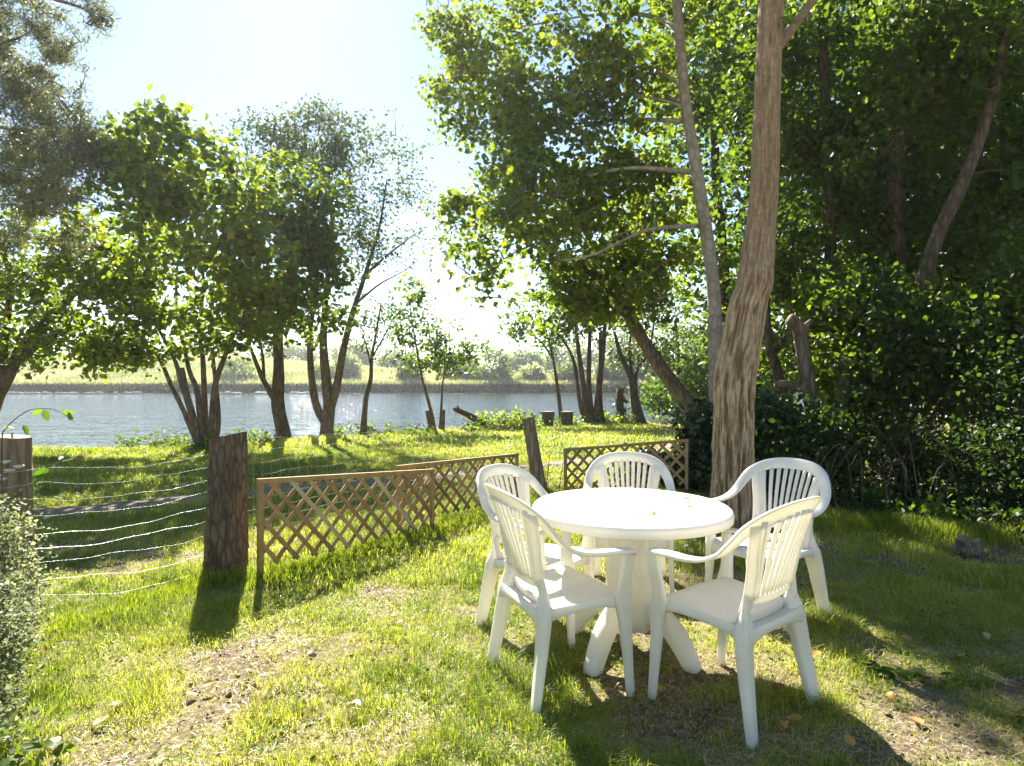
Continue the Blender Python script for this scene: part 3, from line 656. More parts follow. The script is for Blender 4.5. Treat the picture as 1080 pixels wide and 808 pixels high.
for lab, bl, mt, sz in [
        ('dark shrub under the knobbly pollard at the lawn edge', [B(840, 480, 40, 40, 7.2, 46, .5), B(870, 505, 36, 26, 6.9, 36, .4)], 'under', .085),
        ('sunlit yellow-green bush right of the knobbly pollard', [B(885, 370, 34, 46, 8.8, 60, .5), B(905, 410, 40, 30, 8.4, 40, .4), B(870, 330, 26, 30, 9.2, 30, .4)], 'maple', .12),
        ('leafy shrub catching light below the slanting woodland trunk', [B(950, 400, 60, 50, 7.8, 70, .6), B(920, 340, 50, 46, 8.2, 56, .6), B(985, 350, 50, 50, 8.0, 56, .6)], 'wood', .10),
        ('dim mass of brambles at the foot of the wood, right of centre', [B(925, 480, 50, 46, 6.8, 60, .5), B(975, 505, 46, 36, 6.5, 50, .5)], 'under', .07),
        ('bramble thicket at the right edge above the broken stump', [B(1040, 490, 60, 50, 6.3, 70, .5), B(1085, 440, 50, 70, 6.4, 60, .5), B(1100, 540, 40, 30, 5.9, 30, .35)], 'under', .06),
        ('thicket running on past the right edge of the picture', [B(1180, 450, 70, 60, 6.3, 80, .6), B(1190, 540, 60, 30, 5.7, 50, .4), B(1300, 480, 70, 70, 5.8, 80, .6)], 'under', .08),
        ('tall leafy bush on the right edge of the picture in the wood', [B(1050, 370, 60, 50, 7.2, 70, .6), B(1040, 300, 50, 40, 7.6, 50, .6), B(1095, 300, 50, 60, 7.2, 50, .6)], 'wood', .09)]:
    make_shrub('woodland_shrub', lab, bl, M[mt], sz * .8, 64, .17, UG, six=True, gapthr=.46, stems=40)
for k_, (px_, py_, Y_) in enumerate([(850, 535, 6.5), (895, 540, 6.2), (940, 540, 6.0), (985, 548, 5.75), (1030, 552, 5.55), (1075, 556, 5.35), (915, 520, 6.5), (1010, 525, 6.1)]):
    make_shrub('edge_weed', 'leafy weed growing out of the grass along the edge of the dark wood', [B(px_, py_, 17, 11, Y_, 16, .18)], M['weed'] if k_ % 3 == 0 else M['under'], .06, 16, .07, 'weeds along the edge of the wood', six=True, stems=12)
# bare bramble canes through the thicket
for i in range(5):
    c = MB(); x0 = 870 + i * 48
    base = W(x0, 545, 6.2); base[2] = height(base[0], base[1])
    for k in range(5):
        b2 = W(x0 + rng.uniform(-60, 80), rng.uniform(460, 540), rng.uniform(5.8, 6.6))
        c.tube(smoothpath([base + rng.normal(size=3) * [.1, .1, 0], (base + b2) / 2 + [0, 0, rng.uniform(.2, .5)], b2], 14), np.linspace(.005, .002, 14), 5)
    tag(c.build('bramble_cane', M['bark_mid'], origin=base), 'thin bare bramble canes arching out of the dark thicket', 'bramble', 'bare bramble canes at the wood edge')

# bushes and debris at the river bank
make_shrub('bank_bush', 'low green bush with the fallen log in front of the water', [B(528, 454, 36, 12, 20.3, 70, .6), B(508, 460, 30, 7, 19.4, 36, .5), B(545, 449, 20, 10, 20.8, 30, .5)], M['maple'], .11, 36, .17)
make_shrub('bank_bush', 'yellow-green weeds round the two dark stumps at the water', [B(588, 450, 30, 4, 22.9, 24, .3), B(553, 448, 12, 6, 21.8, 12, .4)], M['lime'], .11, 30, .16)
make_shrub('bank_bush', 'leafy bank plants at the foot of the five-stemmed clump', [B(640, 446, 34, 6, 24, 40, .6)], M['maple'], .13, 30, .18)
make_shrub('bank_bush', 'bright bushy growth over the water right of the forked tree', [B(700, 420, 28, 14, 26, 40, .8), B(730, 425, 24, 24, 25, 50, .8), B(755, 400, 30, 40, 24, 70, 1.0), B(800, 405, 30, 30, 22, 60, 1.0)], M['lime'], .16, 34, .3)
make_shrub('bank_weeds', 'sunlit weeds on the bank in front of the many-stemmed tree', [B(185, 470, 60, 5, 13.6, 40, .25), B(260, 464, 30, 5, 14.8, 22, .25)], M['weed'], .075, 26, .10)
make_shrub('bank_weeds', 'sunlit weeds on the bank right of the forked alder', [B(400, 456, 60, 4, 17.8, 34, .25)], M['weed'], .085, 26, .11)
lg = MB(); lg.tube(smoothpath([W(478, 431, 20), W(488, 435, 20), W(500, 441, 20), W(514, 449, 20)], 24), np.interp(np.linspace(0, 1, 24), [0, .1, 1], [.05, .085, .13]), 10)
lg.tube(smoothpath([W(486, 434, 20), W(482, 428, 19.8)], 6), .03, 6)
tag(lg.build('fallen_log', M['bark_dark'], origin=W(500, 450, 20)), 'dark fallen log poking up out of the brush over the water', 'log')
br = MB()
for k in range(60):
    a = W(rng.uniform(490, 530), rng.uniform(446, 458), rng.uniform(19.3, 20.3)); d = rng.normal(size=3) * [.5, .3, .16]
    br.tube([a, a + d * .6, a + d], [.014, .011, .004], 5)
tag(br.build('brush_pile', M['bark_mid'], origin=W(508, 456, 20)), 'pile of broken branches round the fallen log', 'brush pile')
def stump(name, label, c, r0, r1, h, mat, group=None, lean=(0, 0), cat='tree stump', ragged=0):
    t = MB(); c = np.asarray(c, float); n = 36; rings = []
    ang = np.arange(n) * 2 * math.pi / n
    for k, u in enumerate(np.linspace(0, 1, 18)):
        rr = r0 + (r1 - r0) * u + .35 * r0 * max(0, .25 - u)
        wob = fbm(np.stack([np.cos(ang) * 2.2, np.sin(ang) * 2.2, np.full(n, u * h * 3)], 1) + c, 3, 2) - .5
        q = np.stack([np.cos(ang), np.sin(ang), 0 * ang], 1) * (rr * (1 + .35 * wob))[:, None]
        rings.append(c + q + np.array([lean[0] * u, lean[1] * u, h * u - (.05 if k == 0 else 0)]))
    t.loft(np.array(rings), False)
    if ragged:
        for k in range(8, 18): rings[k][:, 2] += ragged * (k - 8) / 9 * (fbm(np.stack([np.cos(ang) * 1.3, np.sin(ang) * 1.3, 0 * ang], 1) + 4, 3, 8) - .5) * 2
    tp = np.array(rings[-1]); cc = tp.mean(0)
    e = tag(empty(name, c), label, cat, group)
    t.build('bark', mat, e, origin=c)
    q = MB(); q.add(np.vstack([cc + [0, 0, .012], cc + (tp - cc) * .97 + [0, 0, .003]]), [[0, 1 + i, 1 + (i + 1) % n] for i in range(n)])
    q.build('cut_face', M['cut'], e, origin=c); return e
for i, (px, py, lab) in enumerate([(578, 450, 'left of two short dark stumps at the water, bare topped'), (598, 450, 'right of two short dark stumps at the water, half behind the slender tree')]):
    p = W(px, py, 22.3); p[2] = height(p[0], p[1]); stump('dark_stump', lab, p, .19, .23, .56, M['bark_dark'], 'two dark stumps at the water edge')
p = W(329, 470, 16.5); p[2] = height(p[0], p[1]); stump('small_stump', 'thin short stump between two dark trees on the bank', p, .075, .06, .48, M['bark_mid'], lean=(-.06, 0))

# ------------------------------------------------------------------ far bank
def tuft_field(name, mat, n, xf, yf, hgt, wd, zf, kind='stuff', parent=None, lean=.3):
    x, y = xf(n), yf(n); z = zf(x, y); h = hgt * rng.uniform(.6, 1.25, n)
    a = rng.uniform(0, 2 * math.pi, n); s = np.stack([np.cos(a), np.sin(a), 0 * a], 1) * (wd * rng.uniform(.6, 1.3, n))[:, None]
    ln = rng.normal(size=(n, 3)) * lean * h[:, None] * [1, 1, 0]
    b = np.stack([x, y, z], 1); up = np.array([0, 0, 1]) * h[:, None]
    v = np.stack([b - s, b + s, b + up * .6 + ln * .4 + s * .75, b + up * .6 + ln * .4 - s * .75, b + up + ln], 1).reshape(-1, 3)
    i = np.arange(n)[:, None] * 5
    m_ = MB(); r = np.clip(.5 + .9 * (fbm2(x, y, .09, 3, 5) - .5) * 2 + rng.normal(0, .15, n), 0, 1)
    m_.add(v, i + [0, 1, 2, 3], i + [3, 2, 4], rnd=np.repeat(r, 5))
    return tag(m_.build(name, mat, parent, smooth=False), kind=kind)
tuft_field('tall_field_grass', M['reed'], 90000, lambda n: rng.uniform(-125, 60, n), lambda n: 101.5 + rng.uniform(0, 1, n) ** 1.5 * 50, 1.1, .09, farz)
tuft_field('bank_rushes', M['shaded_rush'], 26000, lambda n: rng.uniform(-110, 60, n), lambda n: 98.1 + rng.uniform(0, 1, n) * 2.6, .72, .07, lambda x, y: farz(x, y) - .1)
for i in range(60):
    x = rng.uniform(-95, -42) if i < 44 else rng.uniform(-42, -30); st_ = MB(); y = rng.uniform(96.6, 97.6)
    u = rand_dirs(40); sc_ = np.array([rng.uniform(.4, 1.0), rng.uniform(.2, .4), rng.uniform(.12, .28)])
    n1_, n2_ = 10, 7; th = np.linspace(0, 2 * math.pi, n1_, endpoint=False); ph = np.linspace(.02, math.pi - .02, n2_)
    rings = [np.stack([np.cos(th) * math.sin(p_), np.sin(th) * math.sin(p_), np.full(n1_, -math.cos(p_))], 1) for p_ in ph]
    rings = np.array(rings); rings = rings * (1 + .5 * (fbm(rings * 1.5 + i * 7, 2, 3) - .5))[..., None] * sc_
    st_.loft(rings + [x, y, WATER + .05]); tag(st_.build('bank_stone', M['rock'], origin=(x, y, WATER)), 'pale stone in the low line along the far bank at the left', 'stone', 'stones along the far bank')
FB = [(250, 395, 24, 19, 108, 'farpale', 'pale round bush on the far bank behind the many-stemmed tree'), (190, 408, 14, 6, 101, 'far', 'low bush at the far waterline behind the many-stemmed tree'),
      (365, 390, 16, 15, 112, 'farpale', 'pale willow bush on the far bank behind the forked alder'), (340, 396, 12, 10, 108, 'farpale', 'small pale bush on the far bank just left of the forked alder'),
      (432, 392, 12, 16, 106, 'far', 'dark bush on the far bank behind the sapling'), (478, 392, 16, 14, 112, 'farpale', 'pale bush on the far bank right of the sapling'),
      (521, 392, 22, 22, 106, 'far', 'large dark round bush in the gap of the far bank'), (498, 396, 12, 12, 109, 'far', 'smaller dark bush left of the large one on the far bank'),
      (560, 397, 15, 9, 108, 'farpale', 'low pale bushes on the far bank left of the slender tree'), (600, 396, 18, 11, 106, 'far', 'dark hedge part on the far bank behind the five stems'),
      (645, 394, 20, 16, 106, 'far', 'dark bush on the far bank behind the ivy stump'), (685, 388, 28, 22, 108, 'far', 'big dark thicket on the far bank behind the leaning trunk'), (735, 388, 28, 22, 110, 'far', 'dark thicket at the right end of the far bank')]
for px, py, rx, ry, Y, mt, lab in FB:
    make_shrub('far_bush', lab, [B(px, py - ry * .1, rx * .8, ry, Y, 80, 2.0), B(px + rx * .35, py + ry * .4, rx * .55, ry * .6, Y, 34, 1.5), B(px - rx * .4, py + ry * .45, rx * .5, ry * .6, Y, 34, 1.5)], M[mt], .45, 26, .5, 'bushes on the far bank', stems=6)
for px, py, rx, ry, Y, lab in [(20, 372, 40, 9, 190, 'far hedge tree on the skyline at the left'), (120, 372, 40, 9, 190, 'far hedge tree on the skyline behind the many-stemmed tree'), (215, 370, 40, 12, 185, 'far skyline trees left of the dense dark tree'), (305, 374, 30, 12, 180, 'far skyline tree behind the dense dark tree'),
                               (372, 372, 22, 10, 180, 'far skyline tree behind the alder fork'), (420, 380, 22, 12, 175, 'far skyline tree behind the young alder'), (475, 381, 20, 9, 180, 'far skyline tree above the sapling'),
                               (553, 382, 22, 12, 170, 'far skyline trees right of the large dark bush'), (600, 376, 30, 16, 165, 'far skyline tree behind the five stems'), (660, 370, 30, 22, 165, 'far skyline tree behind the forked tree'), (720, 366, 36, 26, 165, 'far skyline trees at the right behind the leaning trunk')]:
    make_shrub('far_tree', lab, [B(px, py + 3, rx, ry, Y, 100, 3), B(px, py + ry + 8, rx, ry, Y, 60, 3)], M['far'], .8, 24, 1.0, 'trees on the far skyline', cat='tree', stems=6)

# ------------------------------------------------------------------ fence posts, wires, trellis
def bark_post(name, label, base, top, r0, r1, mat, cutz=0.0, seed=1, group=None, grow=.12):
    """rough log post between two points with a slanting sawn top"""
    n, m = 110, 120; base = np.asarray(base, float); top = np.asarray(top, float)
    t = np.linspace(0, 1, n); P = base + (top - base) * t[:, None]
    ang = np.linspace(0, 2 * math.pi, m, endpoint=False)
    A, T = np.meshgrid(ang, t); Hh = T * np.linalg.norm(top - base)
    q = np.stack([np.cos(A) * 2.2, np.sin(A) * 2.2, Hh * 1.6], -1)
    rid = 1 - np.abs(2 * fbm(q * np.array([2.2, 2.2, 1.0]), 3, seed) - 1) * 2
    fine = fbm(q * np.array([6, 6, 12.]), 3, seed + 5) - .5
    r = (r0 + (r1 - r0) * t)[:, None] + grow * r0 * np.clip(.12 - T, 0, 1) * 8 * .5
    r = r * (1 + .16 * (fbm(q * .5, 2, seed + 9) - .5)) + .13 * r0 * rid + .2 * r0 * fine
    V = P[:, None] + np.stack([np.cos(A) * r, np.sin(A) * r, 0 * A], -1)
    V[:, :, 2] += cutz * (np.cos(A) * r) * T ** 6
    e = tag(empty(name, base), label, 'fence post', group)
    b = MB(); b.loft(V, False); b.build('bark', mat, e, origin=base)
    tp = V[-1]; cc = tp.mean(0); c = MB()
    c.add(np.vstack([cc + [0, 0, .004], cc + (tp - cc) * .985 + [0, 0, .004]]), [[0, 1 + i, 1 + (i + 1) % m] for i in range(m)])
    c.build('cut_face', M['cut'], e, origin=base); return e
def on_ground(px, Y): p = W(px, 400, Y); p[2] = float(height(p[0], p[1])); return p
b1 = on_ground(238, 4.32) - [0, 0, .03]; t1 = W(241, 459, 4.32)
bark_post('log_post', 'thick dark bark-covered log post standing left of the trellis', b1, t1, .134, .102, M['post'], .22, 3)
b0 = on_ground(14, 3.45); t0 = W(13, 461, 3.45)
bark_post('log_post', 'grey weathered post stub behind the small-leaved shrub at the left edge', b0, t0, .080, .078, M['postgrey'], -.1, 12)
b2 = on_ground(570, 7.9); t2 = W(557, 441, 7.9)
bark_post('log_post', 'thin leaning grey post between the trellis panels', b2, t2, .085, .07, M['postgrey'], .1, 23)
# brackets of fungus on the stub
sh = MB()
for k, (px, py) in enumerate([(6, 487), (10, 496), (20, 492), (3, 505)]):
    c = W(px, py, 3.36); th = np.linspace(0, math.pi * 2, 14, endpoint=False)
    sh.loft([c + np.stack([np.cos(th) * rr, np.sin(th) * rr * .8, np.full(14, zz)], 1) for rr, zz in ((.004, -.012), (.022, -.004), (.03, .002), (.024, .008), (.004, .010))])
tag(sh.build('bracket_fungus', plain_mat('fungus', (.32, .28, .22), (.6, .56, .5), 20), origin=W(10, 495, 3.4)), 'small pale shelf fungus on the grey post stub', 'fungus')

fence = tag(empty('wire_fence', on_ground(120, 3.9)), 'row of sagging bright wires strung between the grey stub and the log post', 'wire fence')
fo = np.array(fence.location)
LW = [494, 511, 527, 543, 563, 578, 592, 613, 631]; RW = [480, 492, 506, 519, 535, 548, 564, 584, 602]
wires = []
for k, (a, b) in enumerate(zip(LW, RW)):
    A_, B_ = W(40, a, 3.45), W(220, b, 4.28); u = np.linspace(-.22, 1.03, 60)
    P = A_ + (B_ - A_) * u[:, None]
    uu = np.clip(u, 0, 1)
    P[:, 2] += -.035 * 4 * uu * (1 - uu) + .007 * np.sin(u * 9 + k * 1.7) + .003 * np.sin(u * 21 + k)
    P[:, 1] += .03 * np.sin(u * 5 + k)
    c = MB(); c.tube(P, .001, 5); wires.append(P)
    c.build('wire', M['wire'], fence, origin=fo)
vs_ = MB()
for u in np.arange(4, 56, 3):
    vs_.tube(np.array([p[u] + [0, .002, 0] for p in wires]), .0008, 4)
vs_.build('cross_wires', M['netwire'], fence, origin=fo)

# light square netting strung behind the trellis, post to post
net = MB()
route = smoothpath([W(240, 400, 4.36), W(330, 400, 5.3), W(440, 400, 6.3), W(560, 400, 7.95), W(640, 400, 8.3), W(728, 400, 8.0)], 200)[:, :2]
seg = np.concatenate([[0], np.cumsum(np.linalg.norm(np.diff(route, axis=0), axis=1))]); Lr = seg[-1]
def rp(s): return np.array([np.interp(s, seg, route[:, 0]), np.interp(s, seg, route[:, 1])])
NT = 1.0
for k, hh in enumerate(np.linspace(.04, NT, 11)):
    ss = np.linspace(0, Lr, 90); P = np.array([[*rp(s), 0] for s in ss])
    P[:, 2] = height(P[:, 0], P[:, 1]) + hh * np.interp(ss / Lr, [0, .35, 1], [.97, .9, .94]) - .02 * np.sin(ss * 2.1) + .006 * np.sin(ss * 9 + k)
    net.tube(P, .0016, 3, caps=False)
for s in np.arange(0.05, Lr, .11):
    x, y = rp(s); g0 = float(height(x, y)); top = NT * np.interp(s / Lr, [0, .35, 1], [.97, .9, .94])
    net.tube([[x, y, g0 + .03], [x + .004, y, g0 + top / 2], [x, y, g0 + top - .02 * math.sin(s * 2.1)]], .0016, 3, caps=False)
tag(net.build('wire_netting', M['netwire'], origin=(*rp(0), 0)), 'thin square wire netting stretched behind the trellis panels', 'wire netting')

def trellis(name, label, A_, B_, H, drop=0.0, legA=.1, lean=0.0):
    """wooden diamond lattice between two upper corners"""
    A_, B_ = np.asarray(A_, float), np.asarray(B_, float); L = np.linalg.norm(B_ - A_); ux = (B_ - A_) / L
    ny = np.cross(ux, [0, 0, 1]); ny /= np.linalg.norm(ny); uz = np.cross(ny, ux) * -1
    uz = np.array([0, 0, 1.0]) + lean * ny; uz /= np.linalg.norm(uz)
    ny = np.cross(ux, uz); ny /= np.linalg.norm(ny)           # towards the viewer
    if ny[1] > 0: ny = -ny
    e = tag(empty(name, A_ - uz * H), label, 'trellis'); o = np.array(e.location)
    t = MB(); t.box((A_ + B_) / 2 - uz * .018, [ux, uz, ny], [L / 2 + .004, .018, .017]); t.build('top_rail', M['trellis'], e, origin=o, smooth=False, bevel=.003)
    for P, lg_ in ((A_, legA), (B_, .06)):
        t = MB(); hh = (H + lg_ - .04) / 2; sx = 1 if P is A_ else -1
        t.box(P + ux * .019 * sx - uz * (.038 + hh), [ux, uz, ny], [.018, hh, .0165]); t.build('stile', M['trellis'], e, origin=o, smooth=False, bevel=.003)
    t = MB(); sp = .166; hw, th = .0165, .0045
    for layer, (sg, yo) in enumerate(((1, .006), (-1, -.006))):
        k = -H
        while k < L + H:
            # a slat runs from (k,0) at the top down by H with slope
            pts = [(k, 0), (k + sg * H, -H)]
            x0, x1 = pts[0][0], pts[1][0]; u0, u1 = 0, 1
            lo, hi = .02, L - .02
            for (bnd, s) in ((lo, 1), (hi, -1)):
                f0, f1 = s * (x0 - bnd), s * (x1 - bnd)
                if f0 < 0 and f1 < 0: u0 = 2
                elif f0 < 0: u0 = max(u0, f0 / (f0 - f1))
                elif f1 < 0: u1 = min(u1, f0 / (f0 - f1))
            u0 = max(u0, .03)
            if u1 - u0 > .06:
                p0 = A_ + ux * (x0 + (x1 - x0) * u0) - uz * H * u0; p1 = A_ + ux * (x0 + (x1 - x0) * u1) - uz * H * u1
                dd = p1 - p0; ln = np.linalg.norm(dd); dd /= ln; sd = np.cross(ny, dd)
                jt = rng.normal(0, .004, 2); dd2 = dd + sd * jt[0] / ln * 2; dd2 /= np.linalg.norm(dd2); sd2 = np.cross(ny, dd2)
                t.box((p0 + p1) / 2 + ny * (yo + rng.uniform(-.0008, .0008)) + ux * jt[1], [dd2, sd2, ny], [ln / 2, hw * rng.uniform(.9, 1.08), th]); t.r[-1] = np.full(8, np.clip(rng.normal(.5, .17), 0, 1))
            k += sp
    t.build('lattice', M['trellis'], e, origin=o, smooth=False, bevel=.0015)
    return e
trellis('trellis_panel', 'nearest brown lattice panel, next to the thick log post', W(272, 505, 4.2), W(457, 494.5, 5.75), .60, legA=.12)
trellis('trellis_panel', 'middle lattice panel overlapping the nearest one and ending at the leaning post', W(419, 491, 5.68), W(546, 478, 7.1), .54)
trellis('trellis_panel', 'far lattice panel tilted behind the table, by the dark ivy', W(595, 473, 8.15), W(726, 463, 7.3), .55)

# ------------------------------------------------------------------ plastic table
PL = M['plastic']
TC = np.array([.60, 3.08, float(height(.60, 3.08))])
tab = tag(empty('garden_table', TC), 'round white plastic garden table with chairs around it', 'table')
TZ, TR = .73, .497
prof = [(0, TZ), (.25, TZ + .0015), (TR - .045, TZ), (TR - .03, TZ + .003), (TR - .012, TZ + .001), (TR - .002, TZ - .009), (TR, TZ - .02), (TR - .002, TZ - .046), (TR - .008, TZ - .050), (TR - .013, TZ - .046), (TR - .016, TZ - .016), (.20, TZ - .012), (.0, TZ - .012)]
th = np.linspace(0, 2 * math.pi, 128, endpoint=False)
m_ = MB(); m_.loft([np.stack([np.cos(th) * max(r, .0005), np.sin(th) * max(r, .0005), np.full(128, z)], 1) for r, z in prof]); m_.build('tabletop', PL, tab)
m_ = MB()                                         # fluted column
rings = []
for z, r in ((TZ - .012, .15), (TZ - .03, .142), (.55, .126), (.40, .117), (.28, .117), (.20, .122), (.13, .125)):
    fl = 1 - .055 * np.clip(np.cos(8 * th) * 1.6, -1, 1) - .02 * np.exp(-(((th + R(22.5)) % R(45) - R(22.5)) / .03) ** 2)
    rings.append(np.stack([np.cos(th) * r * fl, np.sin(th) * r * fl, np.full(128, z)], 1))
m_.loft(rings); m_.build('column', PL, tab)
for k in range(4):
    a = R(45 + 90 * k + 3); d = np.array([math.cos(a), math.sin(a), 0]); s = np.array([-d[1], d[0], 0]); m_ = MB(); rings = []
    up = smoothpath([(.08, .275), (.15, .262), (.23, .222), (.305, .145), (.362, .04), (.372, .0)], 22)
    lo = smoothpath([(.08, .165), (.14, .168), (.20, .135), (.258, .07), (.298, .016), (.305, .0)], 22)
    for (ru, zu), (rl, zl), hw in zip(up, lo, np.linspace(.044, .038, 22)):
        U = d * ru + [0, 0, zu]; Lw = d * rl + [0, 0, zl]; e1 = (U - Lw); e1n = e1 / np.linalg.norm(e1); b_ = min(.014, np.linalg.norm(e1) / 3)
        rings.append([U - s * (hw - b_), U + s * (hw - b_), U + s * hw - e1n * b_, Lw + s * hw + e1n * b_ * .3, Lw + s * (hw - b_ * .3), Lw - s * (hw - b_ * .3), Lw - s * hw + e1n * b_ * .3, U - s * hw - e1n * b_])
    m_.loft(rings); m_.build('foot', PL, tab)

# ------------------------------------------------------------------ plastic chairs
def back_y(x, z): return -.165 - .30 * (z - .42) - .10 * (z - .42) ** 2 + 1.25 * x * x * np.clip((z - .40) / .3, .4, 1)
def frames(P):
    t = np.gradient(P, axis=0); return t / np.linalg.norm(t, axis=1)[:, None]
def make_chair():
    e = empty('garden_chair', (0, 0, 0))
    # seat: dished sheet with a skirt
    nu, nv = 33, 29; u = np.linspace(-1, 1, nu); v = np.linspace(0, 1, nv); U, V = np.meshgrid(u, v)
    hw = .205 + .035 * V - .02 * np.clip(V - .85, 0, 1) * 3 * np.abs(U) ** 6
    x = U * hw; y = -.205 + .43 * V - .035 * (np.abs(U) ** 4) * np.clip((V - .8) / .2, 0, 1)
    z = .405 + .022 * V - .022 * np.exp(-((V - .42) / .3) ** 2) * (1 - np.abs(U) ** 2.5) - .018 * np.clip((V - .86) / .14, 0, 1) ** 2 + .006 * np.abs(U) ** 6
    top = np.stack([x, y, z], -1)
    per = np.concatenate([top[0, :], top[1:, -1], top[-1, -2::-1], top[-2:0:-1, 0]]); m = len(per)
    cen = np.array([0, 0, 0]); out = per * [1, 1, 0]; out /= np.linalg.norm(out, axis=1)[:, None]
    corner = np.minimum(1, (np.abs(per[:, 0]) / .225) ** 3) * np.minimum(1, (np.abs(per[:, 1] - .01) / .21) ** 3)
    dep = .030 + .055 * corner
    s = MB(); s.grid(top); rings = [per]
    for f, o in ((.25, .006), (.6, .008), (1, .009)): rings.append(per + out * o - np.array([0, 0, 1]) * (dep * f)[:, None])
    for f, o in ((1, .004), (.3, .003)): rings.append(per + out * o - np.array([0, 0, 1]) * (dep * f + .003)[:, None])
    rr = np.array(rings); s.loft(rr, False)
    low = top.copy(); low[..., 2] -= .004; s.grid(low[:, ::-1])
    s.build('seat', PL, e)
    # band: arm - back - arm
    half = [((.272, .205, .628), (1, 0, .05), .030), ((.276, .19, .640), (1, 0, .02), .031), ((.280, .10, .646), (1, 0, 0), .030), ((.283, .02, .648), (1, 0, 0), .028), ((.283, -.06, .660), (1, -.05, .1), .027),
            ((.279, -.125, .690), (.98, -.1, .25), .028), ((.268, -.170, .735), (.9, -.1, .45), .030), ((.240, -.212, .790), (.75, -.15, .65), .032), ((.190, -.262, .835), (.5, -.25, .85), .033), ((.110, -.300, .862), (.25, -.28, .95), .034), ((0, -.314, .870), (0, -.3, .95), .034)]
    pts = [h[0] for h in half] + [(-h[0][0], h[0][1], h[0][2]) for h in half[-2::-1]]
    od = [h[1] for h in half] + [(-h[1][0], h[1][1], h[1][2]) for h in half[-2::-1]]
    wd = [h[2] for h in half] + [h[2] for h in half[-2::-1]]
    n = 121; P = smoothpath(pts, n); O = smoothpath(od, n); Wd = smoothpath([(q, 0, 0) for q in wd], n)[:, 0]
    T = frames(P); O = O - T * np.sum(O * T, 1)[:, None]; O /= np.linalg.norm(O, axis=1)[:, None]
    Nn = np.cross(T, O)                            # up over the arms, forwards over the back
    if Nn[0][2] < 0: Nn = -Nn
    prof = [(-1, -.009), (-1.02, -.003), (-.92, .002), (-.5, .0045), (0, .0055), (.5, .0045), (.92, .002), (1.03, -.004), (1.03, -.013), (.95, -.013), (.90, -.004), (0, -.001), (-.90, -.004), (-.94, -.009)]
    def band(i0, i1): return np.array([[P[k] + O[k] * (a * Wd[k]) + Nn[k] * b for a, b in prof] for k in range(i0, i1)])
    ka = 45
    m2 = MB(); m2.loft(band(ka - 1, n - ka + 1), False)
    # stiles, slats, lower bars on the curved back
    def strip(mb, line, w0, w1, th=.0045):
        L = np.asarray(line); k = len(L); rings = []
        Tt = frames(L)
        for i in range(k):
            xx, _, zz = L[i]; nx = -2.5 * xx; nrm = np.array([nx, 1, .33]); nrm /= np.linalg.norm(nrm)
            sd = np.cross(Tt[i], nrm); sd /= np.linalg.norm(sd); w_ = w0 + (w1 - w0) * i / (k - 1)
            rings.append([L[i] + sd * w_ * a + nrm * b * th for a, b in ((-1, -.6), (-1, .3), (-.8, 1), (.8, 1), (1, .3), (1, -.6), (.8, -1), (-.8, -1))])
        mb.loft(rings)
    def bl(x0, z0, x1, z1, k=9, bow=0):
        t = np.linspace(0, 1, k); xx = x0 + (x1 - x0) * t + bow * np.sin(np.pi * t); zz = z0 + (z1 - z0) * t
        return np.stack([xx, back_y(xx, zz), zz], 1)
    def rim_z(xt): return .842 - 1.0 * xt ** 2 * 1.55
    for k in range(-4, 5):
        xb, xt = k * .0285, k * .0415
        strip(m2, bl(xb, .512, xt, rim_z(xt) + .010), .0085, .0125)
    for sg in (-1, 1):
        strip(m2, bl(sg * .166, .40, sg * .214, .808, 14, -sg * .016), .026, .021, .007)
        strip(m2, bl(sg * .136, .50, sg * .186, .825, 9, -sg * .004), .012, .013)
    xx = np.linspace(-.160, .160, 25)
    strip(m2, np.stack([xx, back_y(xx, np.full(25, .505)), np.full(25, .505) - .012 * (1 - (xx / .160) ** 2)], 1), .017, .017, .006)
    strip(m2, np.stack([xx, back_y(xx, np.full(25, .425)) + .002, np.full(25, .425) - .008 * (1 - (xx / .160) ** 2)], 1), .020, .020, .006)
    m2.build('backrest', PL, e)
    for i0, i1 in ((0, ka), (n - ka, n)):
        a = MB(); q = band(i0, i1); a.loft(q, False); tip = q[0] if i0 == 0 else q[-1]; a.add(tip, [list(range(len(tip)))]); a.build('armrest', PL, e)
    def leg(pts, ws, ds, tw=0):
        P_ = smoothpath(pts, 30); w_ = np.interp(np.linspace(0, 1, 30), np.linspace(0, 1, len(ws)), ws); d_ = np.interp(np.linspace(0, 1, 30), np.linspace(0, 1, len(ds)), ds)
        ca, sa = math.cos(tw), math.sin(tw); X_ = np.array([ca, sa, 0]); Y_ = np.array([-sa, ca, 0]); rings = []
        for p, a, b in zip(P_, w_, d_):
            rings.append([p + X_ * (a * i) + Y_ * (b * j) for i, j in ((-1, -.6), (-.8, -.9), (-.5, -1), (.5, -1), (.8, -.9), (1, -.6), (1, .6), (.8, .9), (.5, 1), (-.5, 1), (-.8, .9), (-1, .6))])
        m3 = MB(); m3.loft(rings); m3.build('leg', PL, e)
    for sg in (-1, 1):
        leg([(sg * .272, .192, .632), (sg * .268, .185, .57), (sg * .252, .178, .47), (sg * .243, .182, .40), (sg * .245, .19, .30), (sg * .250, .20, .15), (sg * .255, .21, 0)],
            [.015, .016, .017, .021, .018, .014, .012], [.024, .025, .028, .038, .028, .021, .017])
        leg([(sg * .170, -.178, .53), (sg * .174, -.174, .46), (sg * .188, -.176, .39), (sg * .205, -.19, .29), (sg * .222, -.216, .14), (sg * .236, -.24, 0)],
            [.020, .028, .047, .042, .035, .028], [.006, .012, .030, .024, .019, .016], -sg * .2)
    return e
chair = make_chair()
CH = 'white plastic armchairs round the garden table'
